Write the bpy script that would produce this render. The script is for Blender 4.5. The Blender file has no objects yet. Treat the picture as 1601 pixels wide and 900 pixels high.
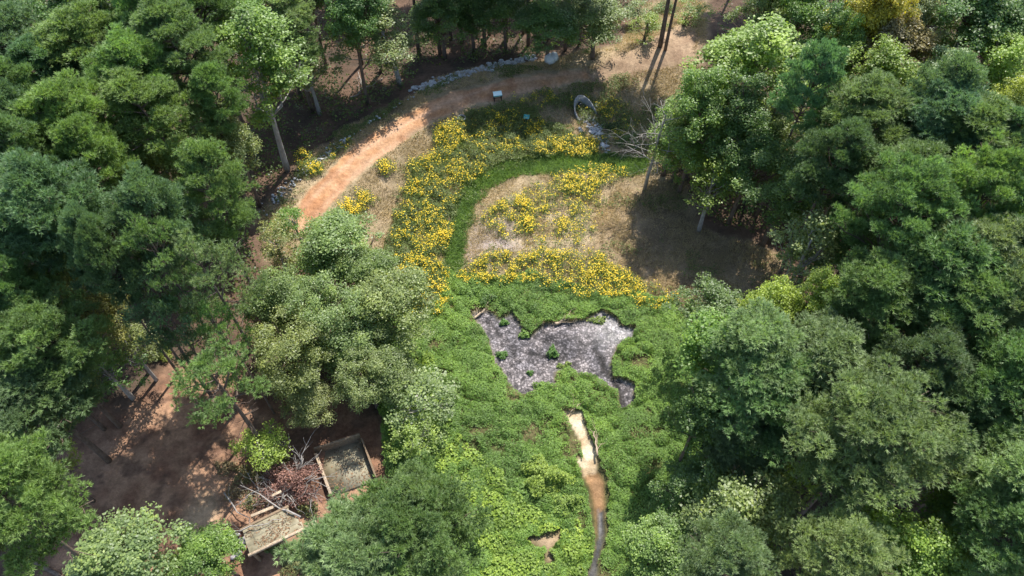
import bpy, math, random
import numpy as np
from mathutils import Vector

random.seed(7)
rng = np.random.default_rng(7)
R = math.radians
scene = bpy.context.scene
COL = scene.collection

# ------------------------------------------------------------------ camera
CAM_H, PITCH, FPX = 60.0, 55.0, 1186.0
cam_d = bpy.data.cameras.new('camera')
cam_d.sensor_width = 36.0
cam_d.lens = 36.0 * FPX / 1601.0
cam_d.clip_start, cam_d.clip_end = 0.5, 3000
cam = bpy.data.objects.new('camera', cam_d)
COL.objects.link(cam)
cam.location = (0, 0, CAM_H)
cam.rotation_euler = (R(90 - PITCH), 0, 0)
scene.camera = cam

# ------------------------------------------------------------------ light
SUN_EL = 55.0
SUN_AZ = math.atan2(0.36, 0.93)            # from +Y towards +X
world = bpy.data.worlds.new('World')
scene.world = world
world.use_nodes = True
wn = world.node_tree
wn.nodes.clear()
sky = wn.nodes.new('ShaderNodeTexSky')
sky.sky_type = 'NISHITA'
sky.sun_disc = False
sky.sun_elevation = R(SUN_EL)
sky.sun_rotation = SUN_AZ
sky.altitude = 200
bg = wn.nodes.new('ShaderNodeBackground')
bg.inputs['Strength'].default_value = 0.15
wo = wn.nodes.new('ShaderNodeOutputWorld')
wn.links.new(sky.outputs[0], bg.inputs[0])
wn.links.new(bg.outputs[0], wo.inputs[0])
sun_d = bpy.data.lights.new('sun', 'SUN')
sun_d.energy = 4.6
sun_d.angle = R(0.5)
sun_d.color = (1.0, 0.955, 0.88)
sun = bpy.data.objects.new('sun', sun_d)
COL.objects.link(sun)
sv = Vector((math.sin(SUN_AZ) * math.cos(R(SUN_EL)), math.cos(SUN_AZ) * math.cos(R(SUN_EL)), math.sin(R(SUN_EL))))
sun.rotation_euler = sv.to_track_quat('Z', 'Y').to_euler()
sun.location = sv * 150

scene.view_settings.view_transform = 'Standard'
scene.view_settings.look = 'None'
scene.view_settings.exposure = 0.8
scene.view_settings.gamma = 1
try:
    scene.cycles.max_bounces = 6
    scene.cycles.diffuse_bounces = 3
    scene.cycles.glossy_bounces = 2
    scene.cycles.transmission_bounces = 4
except Exception:
    pass

# ------------------------------------------------------------------ noise and geometry helpers
def vnoise(x, y, scale, seed):
    """value noise 0..1 on arrays"""
    x = np.asarray(x, float) / scale + 1000.0
    y = np.asarray(y, float) / scale + 1000.0
    xi, yi = np.floor(x).astype(np.int64), np.floor(y).astype(np.int64)
    fx, fy = x - xi, y - yi
    fx, fy = fx * fx * (3 - 2 * fx), fy * fy * (3 - 2 * fy)
    def hsh(a, b):
        n = (a * 374761393 + b * 668265263 + seed * 1442695041) & 0x7fffffff
        n = ((n ^ (n >> 13)) * 1274126177) & 0x7fffffff
        n = ((n ^ (n >> 15)) * 1103515245) & 0x7fffffff
        return ((n ^ (n >> 16)) & 0xffff) / 65535.0
    a, b, c, d = hsh(xi, yi), hsh(xi + 1, yi), hsh(xi, yi + 1), hsh(xi + 1, yi + 1)
    return (a * (1 - fx) + b * fx) * (1 - fy) + (c * (1 - fx) + d * fx) * fy

def fbm(x, y, scale, seed):
    return (vnoise(x, y, scale, seed) * .5 + vnoise(x, y, scale * .47, seed + 1) * .28 + vnoise(x, y, scale * .21, seed + 2) * .22)

def sstep(a, b, x):
    t = np.clip((x - a) / (b - a), 0, 1)
    return t * t * (3 - 2 * t)

cp, sp = math.cos(R(PITCH)), math.sin(R(PITCH))
def ray(u, v):
    a, b = (u - 800.5) / FPX, (450 - v) / FPX
    return a, cp + b * sp, -sp + b * cp

def flat(u, v, z=0.0):
    dx, dy, dz = ray(u, v)
    t = (CAM_H - z) / -dz
    return dx * t, dy * t

def poly_dist(px, py, poly):
    """distance to a polyline"""
    d = np.full(np.shape(px), 1e9)
    for (x0, y0), (x1, y1) in zip(poly[:-1], poly[1:]):
        ex, ey = x1 - x0, y1 - y0
        t = np.clip(((px - x0) * ex + (py - y0) * ey) / (ex * ex + ey * ey + 1e-9), 0, 1)
        d = np.minimum(d, np.hypot(px - x0 - t * ex, py - y0 - t * ey))
    return d

def sdist(px, py, poly):
    """signed distance to a closed polygon, positive inside"""
    px, py = np.asarray(px, float), np.asarray(py, float)
    ins = np.zeros(px.shape, bool)
    n = len(poly)
    for i in range(n):
        x0, y0 = poly[i]; x1, y1 = poly[(i + 1) % n]
        c = (y0 > py) != (y1 > py)
        ins ^= c & (px < (x1 - x0) * (py - y0) / (y1 - y0 + 1e-12) + x0)
    d = poly_dist(px, py, list(poly) + [poly[0]])
    return np.where(ins, d, -d)

DAM = [flat(u, v) for u, v in [(440, 420), (510, 310), (600, 225), (700, 165), (800, 135), (900, 115), (1010, 95), (1100, 70)]]
CREEK = [flat(u, v) for u, v in [(915, 170), (945, 235), (830, 258), (735, 300), (712, 400), (745, 480), (850, 550), (965, 600), (915, 690), (935, 780), (925, 900)]]
def hgt(x, y):
    x, y = np.asarray(x, float), np.asarray(y, float)
    h = 3.2 * sstep(14, 44, np.abs(x - 4 + 0.0 * y)) + 1.2 * (fbm(x, y, 17, 5) - .5)
    h = h + 1.7 * np.exp(-(poly_dist(x, y, DAM) / 5.0) ** 2)
    dc = poly_dist(x, y, CREEK)
    h = h * (0.35 + 0.65 * sstep(0, 9, dc)) - 0.35 * np.exp(-(dc / 2.0) ** 2)
    return h

def at(u, v, dz=0.0):
    """the point seen at photo pixel (u, v) lying dz above the terrain"""
    z = dz
    for _ in range(12):
        x, y = flat(u, v, z)
        z = float(hgt(x, y)) + dz
    return x, y, z

def at2(u, v):
    p = at(u, v)
    return p[0], p[1]

def wp(pts):
    return [at2(u, v) for u, v in pts]

# ------------------------------------------------------------------ mesh helpers
def mesh_np(name, verts, quads=None, tris=None, tint=None, smooth=False, mats=(), mat_q=None):
    me = bpy.data.meshes.new(name)
    verts = np.asarray(verts, np.float32).reshape(-1, 3)
    loops, starts, totals = [], [], []
    pos = 0
    if quads is not None and len(quads):
        q = np.asarray(quads, np.int32).reshape(-1, 4)
        loops.append(q.ravel()); starts.append(pos + 4 * np.arange(len(q))); totals.append(np.full(len(q), 4)); pos += q.size
    if tris is not None and len(tris):
        t = np.asarray(tris, np.int32).reshape(-1, 3)
        loops.append(t.ravel()); starts.append(pos + 3 * np.arange(len(t))); totals.append(np.full(len(t), 3)); pos += t.size
    loops = np.concatenate(loops).astype(np.int32); starts = np.concatenate(starts).astype(np.int32); totals = np.concatenate(totals).astype(np.int32)
    me.vertices.add(len(verts)); me.vertices.foreach_set('co', verts.ravel())
    me.loops.add(len(loops)); me.loops.foreach_set('vertex_index', loops)
    me.polygons.add(len(starts)); me.polygons.foreach_set('loop_start', starts); me.polygons.foreach_set('loop_total', totals)
    if smooth:
        me.polygons.foreach_set('use_smooth', np.ones(len(starts), bool))
    if tint is not None:
        a = me.attributes.new('tint', 'FLOAT', 'POINT')
        a.data.foreach_set('value', np.asarray(tint, np.float32))
    for m in mats:
        me.materials.append(m)
    if mat_q is not None:
        me.polygons.foreach_set('material_index', np.asarray(mat_q, np.int32))
    me.update(calc_edges=True)
    me.validate()
    return me

class MB:
    """collects tubes, boxes and lumps into one mesh"""
    def __init__(s): s.v, s.q, s.t, s.n = [], [], [], 0
    def add(s, v, q=None, t=None):
        v = np.asarray(v, float)
        if q is not None and len(q): s.q.append(np.asarray(q) + s.n)
        if t is not None and len(t): s.t.append(np.asarray(t) + s.n)
        s.v.append(v); s.n += len(v)
    def tube(s, pts, rad, k=7):
        pts = np.asarray(pts, float); n = len(pts)
        rad = np.broadcast_to(np.asarray(rad, float), (n,))
        tan = np.gradient(pts, axis=0)
        tan /= np.linalg.norm(tan, axis=1, keepdims=True) + 1e-9
        ref = np.where(np.abs(tan[:, 2:3]) > .9, np.array([[1., 0, 0]]), np.array([[0, 0, 1.]]))
        if np.abs(tan[0, 2]) > .6: ref = np.tile([[1., 0.01, 0]], (n, 1))
        a = np.cross(tan, ref); a /= np.linalg.norm(a, axis=1, keepdims=True) + 1e-9
        b = np.cross(tan, a)
        th = np.arange(k) * 2 * np.pi / k
        ring = pts[:, None] + rad[:, None, None] * (np.cos(th)[None, :, None] * a[:, None] + np.sin(th)[None, :, None] * b[:, None])
        v = ring.reshape(-1, 3)
        q = [(i * k + j, i * k + (j + 1) % k, (i + 1) * k + (j + 1) % k, (i + 1) * k + j) for i in range(n - 1) for j in range(k)]
        v = np.vstack([v, pts[:1], pts[-1:]])
        t = [(n * k, (j + 1) % k, j) for j in range(k)] + [(n * k + 1, (n - 1) * k + j, (n - 1) * k + (j + 1) % k) for j in range(k)]
        s.add(v, q, t)
    def box(s, c, size, rz=0.0, tilt=0.0, bev=0.0):
        """a chamfered box: centre, full size, turned about z, tilted about its own x"""
        hx, hy, hz = [d / 2 for d in size]
        b = min(bev, hx * .9, hy * .9, hz * .9)
        v = []
        for z, ins in ((-hz, b), (-hz + b, 0), (hz - b, 0), (hz, b)) if b > 0 else ((-hz, 0), (hz, 0)):
            for x, y in ((-1, -1), (1, -1), (1, 1), (-1, 1)):
                v.append((x * (hx - ins), y * (hy - ins), z))
        v = np.array(v)
        L = len(v) // 4
        q = [(3, 2, 1, 0), tuple((L - 1) * 4 + i for i in range(4))]
        for l in range(L - 1):
            for i in range(4):
                q.append((l * 4 + i, l * 4 + (i + 1) % 4, (l + 1) * 4 + (i + 1) % 4, (l + 1) * 4 + i))
        ct, st = math.cos(tilt), math.sin(tilt)
        v = v @ np.array([[1, 0, 0], [0, ct, -st], [0, st, ct]]).T
        cz, sz = math.cos(rz), math.sin(rz)
        v = v @ np.array([[cz, -sz, 0], [sz, cz, 0], [0, 0, 1]]).T
        s.add(v + np.array(c), q)
    def lump(s, c, size, seed, rough=.25, nu=8, nv=5):
        r_ = np.random.default_rng(seed)
        v = []
        for i in range(nv + 1):
            ph = math.pi * i / nv
            for j in range(nu):
                th = 2 * math.pi * (j + .5 * (i % 2)) / nu
                k = 1 + (r_.random() - .5) * 2 * rough
                v.append((math.sin(ph) * math.cos(th) * size[0] * k, math.sin(ph) * math.sin(th) * size[1] * k, math.cos(ph) * size[2] * k))
        v = np.array(v)
        v[:nu] = v[:nu].mean(0); v[-nu:] = v[-nu:].mean(0)
        q = [(i * nu + j, (i + 1) * nu + j, (i + 1) * nu + (j + 1) % nu, i * nu + (j + 1) % nu) for i in range(nv) for j in range(nu)]
        s.add(v + np.array(c), q)
    def mesh(s, name, mat, smooth=False):
        return mesh_np(name, np.vstack(s.v), np.vstack(s.q) if s.q else None, np.vstack(s.t) if s.t else None, smooth=smooth, mats=(mat,))

def link(name, data, parent=None, loc=None, rz=0.0, scale=None):
    o = bpy.data.objects.new(name, data)
    COL.objects.link(o)
    if parent: o.parent = parent
    if loc is not None: o.location = loc
    o.rotation_euler = (0, 0, rz)
    if scale is not None: o.scale = scale
    return o

def tag(o, label=None, cat=None, group=None, kind=None):
    if label: o['label'] = label
    if cat: o['category'] = cat
    if group: o['group'] = group
    if kind: o['kind'] = kind
    return o

# ------------------------------------------------------------------ materials
def new_mat(name):
    m = bpy.data.materials.new(name); m.use_nodes = True
    m.node_tree.nodes.clear()
    return m, m.node_tree.nodes, m.node_tree.links

def foliage_mat(name, lo=.6, hi=1.45, trans=.34, rough=.45, warm=(1.25, 1.08, .75)):
    """leaf colour = the object's own colour, varied leaf by leaf"""
    m, N, L = new_mat(name)
    out = N.new('ShaderNodeOutputMaterial')
    oi = N.new('ShaderNodeObjectInfo')
    at_ = N.new('ShaderNodeAttribute'); at_.attribute_name = 'tint'
    mr = N.new('ShaderNodeMapRange'); mr.inputs['To Min'].default_value = lo; mr.inputs['To Max'].default_value = hi
    L.new(at_.outputs['Fac'], mr.inputs['Value'])
    mul = N.new('ShaderNodeVectorMath'); mul.operation = 'SCALE'
    L.new(oi.outputs['Color'], mul.inputs[0]); L.new(mr.outputs[0], mul.inputs['Scale'])
    wm = N.new('ShaderNodeVectorMath'); wm.operation = 'MULTIPLY'
    wm.inputs[1].default_value = warm
    L.new(mul.outputs[0], wm.inputs[0])
    mix = N.new('ShaderNodeMix'); mix.data_type = 'RGBA'
    pw = N.new('ShaderNodeMath'); pw.operation = 'POWER'; pw.inputs[1].default_value = 2.0
    L.new(at_.outputs['Fac'], pw.inputs[0]); L.new(pw.outputs[0], mix.inputs['Factor'])
    L.new(mul.outputs[0], mix.inputs['A']); L.new(wm.outputs[0], mix.inputs['B'])
    p = N.new('ShaderNodeBsdfPrincipled')
    p.inputs['Roughness'].default_value = rough
    p.inputs['Specular IOR Level'].default_value = .5
    L.new(mix.outputs['Result'], p.inputs['Base Color'])
    tr = N.new('ShaderNodeBsdfTranslucent')
    tg = N.new('ShaderNodeVectorMath'); tg.operation = 'MULTIPLY'; tg.inputs[1].default_value = (1.5, 1.45, .7)
    L.new(mix.outputs['Result'], tg.inputs[0]); L.new(tg.outputs[0], tr.inputs['Color'])
    ms = N.new('ShaderNodeMixShader'); ms.inputs[0].default_value = trans
    L.new(p.outputs[0], ms.inputs[1]); L.new(tr.outputs[0], ms.inputs[2])
    L.new(ms.outputs[0], out.inputs['Surface'])
    return m

def rough_mat(name, c1, c2, scale=3.0, rough=.85, bump=.3, stretch=None, spec=.3, contrast=(.3, .7)):
    m, N, L = new_mat(name)
    out = N.new('ShaderNodeOutputMaterial')
    tc = N.new('ShaderNodeTexCoord')
    src = tc.outputs['Object']
    if stretch:
        mp = N.new('ShaderNodeMapping'); mp.inputs['Scale'].default_value = stretch
        L.new(src, mp.inputs['Vector']); src = mp.outputs[0]
    n = N.new('ShaderNodeTexNoise'); n.inputs['Scale'].default_value = scale; n.inputs['Detail'].default_value = 6; n.inputs['Roughness'].default_value = .65
    L.new(src, n.inputs['Vector'])
    cr = N.new('ShaderNodeValToRGB')
    cr.color_ramp.elements[0].position, cr.color_ramp.elements[1].position = contrast
    cr.color_ramp.elements[0].color = (*c1, 1); cr.color_ramp.elements[1].color = (*c2, 1)
    L.new(n.outputs['Fac'], cr.inputs[0])
    p = N.new('ShaderNodeBsdfPrincipled'); p.inputs['Roughness'].default_value = rough; p.inputs['Specular IOR Level'].default_value = spec
    L.new(cr.outputs[0], p.inputs['Base Color'])
    if bump:
        b = N.new('ShaderNodeBump'); b.inputs['Strength'].default_value = bump; b.inputs['Distance'].default_value = .05
        L.new(n.outputs['Fac'], b.inputs['Height']); L.new(b.outputs[0], p.inputs['Normal'])
    L.new(p.outputs[0], out.inputs['Surface'])
    return m

M_LEAF = foliage_mat('leaf', trans=.44)
M_NEEDLE = foliage_mat('needle', .66, 1.4, .34, .5, (1.12, 1.06, .9))
M_WEED = foliage_mat('weed', .5, 1.5, .3, .6, (1.3, 1.06, .8))
M_FLOWER = foliage_mat('petal', .75, 1.15, .25, .6, (1.0, 1.08, 1.0))
M_STRAW = foliage_mat('straw', .6, 1.3, .2, .7, (1.05, 1.0, .9))
M_DEADLEAF = foliage_mat('dead_leaf', .5, 1.5, .15, .8, (1.1, 1.0, .9))
M_BARK = rough_mat('bark', (.075, .05, .038), (.21, .16, .125), 4, .95, .6, (1, 1, .25))
M_GREYBARK = rough_mat('grey_bark', (.20, .18, .16), (.42, .39, .36), 5, .9, .5, (1, 1, .3))
M_TIMBER = rough_mat('timber', (.12, .08, .05), (.33, .24, .155), 3, .85, .4, (1, 6, 6))
M_PALETIMBER = rough_mat('pale_timber', (.22, .155, .10), (.58, .46, .33), 3, .85, .4, (3, 3, 3))
M_MOSS = rough_mat('mossy_boards', (.15, .125, .075), (.40, .36, .255), .9, .95, .5, None, .2)
M_STONE = rough_mat('riprap_stone', (.30, .30, .31), (.60, .60, .59), 2.2, .85, .4)
M_CONCRETE = rough_mat('concrete', (.15, .155, .155), (.30, .30, .29), 2.0, .8, .25)
M_PALECON = rough_mat('pale_concrete', (.5, .52, .53), (.74, .74, .72), 3.0, .8, .2)
M_DARK = rough_mat('dark_metal_and_hole_shade', (.015, .017, .02), (.03, .035, .04), 6, .5, .05)  # dark metal; also the painted shade inside the pipe ends and ring
M_TEAL = rough_mat('teal_plastic', (.03, .22, .22), (.06, .32, .31), 4, .4, .05, None, .5)
M_MINT = rough_mat('mint_white_panel', (.62, .80, .74), (.78, .90, .85), 2, .4, .02, None, .5)

# ------------------------------------------------------------------ zones of the ground (photo pixels turned into places)
OPEN = wp([(400, 345), (470, 265), (540, 205), (640, 150), (720, 108), (850, 92), (970, 68), (1000, 0), (1110, 0), (1100, 100), (1040, 210), (1040, 270), (1085, 300), (1100, 360), (1225, 400), (1235, 440), (1150, 500), (1060, 520), (900, 520), (700, 520), (600, 430), (480, 400), (430, 420)])
PALE = wp([(905, 118), (960, 85), (1010, 60), (1060, 35), (1095, 40), (1090, 95), (1040, 115), (1000, 118), (960, 130), (925, 140)])
PATH = wp([(452, 345), (462, 325), (506, 274), (565, 221), (624, 184), (702, 144), (800, 121), (870, 114), (915, 108), (922, 122), (870, 135), (800, 150), (735, 164), (678, 187), (626, 220), (575, 260), (534, 296), (502, 338), (484, 360), (465, 362)])
GREEN = wp([(700, 425), (760, 437), (830, 432), (900, 455), (980, 462), (1045, 472), (1100, 485), (1180, 520), (1160, 640), (1130, 740), (1060, 800), (1020, 930), (740, 960), (690, 800), (610, 740), (590, 600), (600, 500), (640, 495), (690, 470)])
DITCH = wp([(690, 440), (700, 380), (710, 320), (735, 283), (790, 252), (860, 240), (960, 238), (1015, 252), (1005, 270), (900, 268), (815, 272), (760, 292), (738, 325), (727, 380), (722, 440)])
BANK = wp([(600, 395), (622, 320), (640, 268), (690, 205), (735, 168), (830, 165), (865, 195), (940, 220), (945, 240), (860, 243), (790, 254), (735, 285), (712, 320), (700, 380), (695, 440), (655, 500), (615, 430)])
VERGE = wp([(430, 315), (470, 250), (530, 205), (600, 170), (660, 138), (740, 112), (850, 100), (855, 112), (760, 126), (690, 142), (610, 178), (555, 213), (495, 268), (450, 325)])
SHADE = wp([(800, 150), (880, 135), (1000, 110), (1040, 180), (1010, 240), (960, 240), (930, 215), (890, 180), (840, 190)])
BROWN_STRAW = wp([(935, 330), (960, 290), (1060, 290), (1100, 360), (1225, 400), (1235, 440), (1150, 500), (1040, 475), (950, 440), (925, 390)])
MUD = wp([(735, 488), (760, 485), (778, 500), (800, 490), (815, 510), (830, 525), (850, 508), (880, 505), (920, 500), (942, 488), (962, 498), (972, 510), (990, 514), (986, 526), (962, 542), (954, 570), (958, 590), (972, 595), (986, 600), (990, 625), (972, 638), (965, 612), (945, 598), (930, 588), (905, 585), (890, 574), (868, 580), (866, 600), (845, 597), (835, 612), (815, 615), (800, 600), (790, 585), (775, 570), (770, 545), (765, 530), (750, 510)])
SAND = wp([(880, 643), (910, 643), (914, 668), (924, 690), (931, 705), (934, 725), (932, 745), (920, 752), (913, 742), (900, 718), (906, 712), (912, 720), (908, 692), (893, 665)])
BROWN = wp([(914, 742), (934, 738), (944, 752), (944, 795), (941, 835), (936, 838), (931, 800), (922, 765)])
RILL = wp([(936, 796), (944, 800), (943, 850), (935, 876), (930, 930), (912, 960), (920, 900), (930, 860), (935, 835)])
CHANNEL = [at2(u, v) for u, v in [(930, 545), (942, 562), (944, 578), (958, 592), (967, 605), (971, 620), (972, 636)]]
CHAN2 = [at2(u, v) for u, v in [(775, 512), (790, 530), (805, 545), (830, 552), (860, 556), (885, 556)]]
CLEAR = wp([(90, 720), (140, 660), (200, 620), (270, 575), (340, 600), (420, 600), (600, 640), (640, 700), (600, 760), (540, 800), (520, 930), (30, 960), (80, 850), (90, 790)])
SANDPATCH = wp([(270, 830), (300, 790), (330, 770), (350, 800), (335, 830), (290, 850)])
EARTH2 = wp([(820, 845), (850, 838), (876, 828), (880, 845), (862, 862), (868, 880), (852, 882), (850, 858)])

def wob(x, y, s, amp, seed):
    return (fbm(x, y, s, seed) - .5) * 2 * amp

# ------------------------------------------------------------------ ground: one grid, split by what covers it
def axis(lo, hi, step, far, grow=1.35):
    a = list(np.arange(lo, hi + 1e-6, step))
    d = step; v = hi; up = []
    while v < far: d *= grow; v += d; up.append(v)
    d = step; v = lo; dn = []
    while v > -far: d *= grow; v -= d; dn.append(v)
    return np.array(dn[::-1] + a + up)

gx, gy = axis(-78, 80, .24, 900), axis(8, 104, .24, 900)
X, Y = np.meshgrid(gx, gy)
Z = hgt(X, Y)
def zone(poly, soft, amp, s, seed):
    d = sdist(X, Y, poly) + wob(X, Y, s, amp, seed)
    return sstep(-soft, soft, d)

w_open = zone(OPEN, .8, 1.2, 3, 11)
w_pale = zone(PALE, 1.2, 1.4, 3, 12)
w_path = zone(PATH, .25, .45, 1.6, 13)
w_green = zone(GREEN, .6, .8, 2, 14)
w_bank = zone(BANK, .6, .9, 2, 15)
w_ditch = zone(DITCH, .5, .7, 1.6, 16)
w_mud = zone(MUD, .12, .28, .9, 17)
w_sand = zone(SAND, .12, .16, .6, 18)
w_brown = zone(BROWN, .2, .15, .7, 19)
w_rill = zone(RILL, .1, .1, .6, 20)
w_clear = zone(CLEAR, 1.2, 1.6, 4, 21)
w_sp = zone(SANDPATCH, 1.0, .8, 2, 22)
w_e2 = zone(EARTH2, .5, .5, 1, 23)
w_brown_straw = zone(BROWN_STRAW, 1.0, 1.0, 3, 24)
w_chan = np.maximum(1 - sstep(.16, .42, poly_dist(X, Y, CHANNEL) + wob(X, Y, .7, .12, 25)), (1 - sstep(.05, .35, poly_dist(X, Y, CHAN2) + wob(X, Y, .9, .25, 26))) * .8)
for i_, pl_ in enumerate(([(760, 500), (782, 520), (800, 542), (815, 570)], [(850, 530), (880, 522), (915, 528), (950, 512)], [(905, 545), (925, 535), (960, 522)])):
    w_chan = np.maximum(w_chan, (1 - sstep(.03, .3, poly_dist(X, Y, wp(pl_)) + wob(X, Y, .7, .35, 80 + i_))) * .75)
w_chan = w_chan * w_mud

# small relief: lumpy mud, wheel ruts on the path
Z = Z - .12 * w_mud + .07 * w_mud * (vnoise(X, Y, .55, 31) - .5) - .08 * w_chan - .12 * w_sand - .18 * w_rill - .15 * w_brown
Z = Z + .05 * (vnoise(X, Y, .8, 32) - .5) * (1 - w_mud)
dd = poly_dist(X, Y, wp([(470, 345), (520, 290), (575, 240), (640, 200), (700, 170), (770, 142), (870, 125), (950, 112)]))
Z = Z - .07 * w_path * np.exp(-((dd - .8) / .28) ** 2)

ncol = np.zeros(X.shape + (3,))
def paint(w, c, c2=None, s=2.0, seed=50):
    c = np.array(c)[None, None]
    if c2 is not None:
        k = sstep(.3, .7, fbm(X, Y, s, seed))[..., None]
        c = c * (1 - k) + np.array(c2)[None, None] * k
    ncol[:] = ncol * (1 - w[..., None]) + c * w[..., None]
one = np.ones(X.shape)
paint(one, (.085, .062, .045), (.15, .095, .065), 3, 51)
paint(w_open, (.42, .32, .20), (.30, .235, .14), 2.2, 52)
ISLAND = wp([(735, 325), (790, 300), (900, 320), (930, 380), (880, 405), (790, 405), (725, 420)])
ISLE2 = wp([(735, 345), (790, 340), (815, 375), (800, 405), (740, 412), (722, 405)])
paint(zone(ISLAND, 1.0, 1.0, 2, 68), (.46, .36, .24), (.36, .29, .18), 1.5, 69)
paint(zone(ISLE2, .8, .9, 2, 70), (.43, .355, .31), (.36, .29, .24), 1.2, 71)
paint(w_brown_straw, (.20, .145, .085), (.34, .25, .15), 2.5, 53)  # darker brown tone over the right part of the open ground
paint(w_clear, (.23, .12, .075), (.42, .25, .155), 2.5, 54)
paint(w_clear * sstep(.52, .66, fbm(X, Y, 1.2, 72)) * .7, (.14, .085, .06))
paint(w_sp, (.50, .36, .23), (.44, .30, .19), 1.5, 55)
paint(w_pale, (.40, .28, .18), (.27, .18, .115), 2, 56)
paint(w_bank, (.14, .13, .055), (.26, .21, .11), 1.6, 57)
paint(w_green, (.075, .085, .03), (.14, .12, .055), 1.6, 58)
paint(w_ditch, (.06, .10, .025))
paint(w_e2, (.40, .29, .19), (.30, .22, .13), 1, 59)
paint(w_path, (.47, .245, .122), (.52, .305, .175), 1.3, 60)
paint(w_path * np.exp(-((dd - .75) / .32) ** 2) * (.35 + .5 * fbm(X, Y, 2.5, 66)), (.60, .385, .25))
paint(w_path * sstep(.55, .7, fbm(X, Y, 2.2, 67)) * .6, (.36, .165, .08))
paint(w_mud, (.225, .205, .215), (.31, .27, .265), 1.3, 61)
paint(w_chan, (.05, .043, .042))
paint(w_sand, (.66, .56, .40), (.48, .35, .21), .9, 62)
paint(w_brown, (.33, .185, .085), (.27, .15, .065), .8, 63)
paint(w_rill, (.05, .052, .058), (.10, .095, .09), .5, 64)

ny, nx = X.shape
idx = np.arange(nx * ny).reshape(ny, nx)
faces = np.stack([idx[:-1, :-1], idx[:-1, 1:], idx[1:, 1:], idx[1:, :-1]], -1).reshape(-1, 4)
V = np.stack([X, Y, Z], -1).reshape(-1, 3)
ncol *= .86
CF = np.concatenate([ncol.reshape(-1, 3), np.ones((nx * ny, 1))], 1).astype(np.float32)
MUDW = w_mud.ravel().astype(np.float32)
wetx = np.clip(w_mud * .35 + w_chan * .05 + w_rill * .3 + w_brown * .4, 0, 1)
pE = at2(965, 515)
wetx = np.maximum(wetx, w_mud * np.exp(-(((X - pE[0]) / 4.6) ** 2 + ((Y - pE[1]) / 3.4) ** 2)))
WET = wetx.ravel().astype(np.float32)
cls = np.zeros(nx * ny, int)
for k, w in ((1, w_path), (2, w_mud), (3, w_sand), (4, np.maximum(w_brown, w_rill))):
    cls[w.ravel() > .5] = k
fc = np.sort(cls[faces], axis=1)[:, 2]

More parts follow.
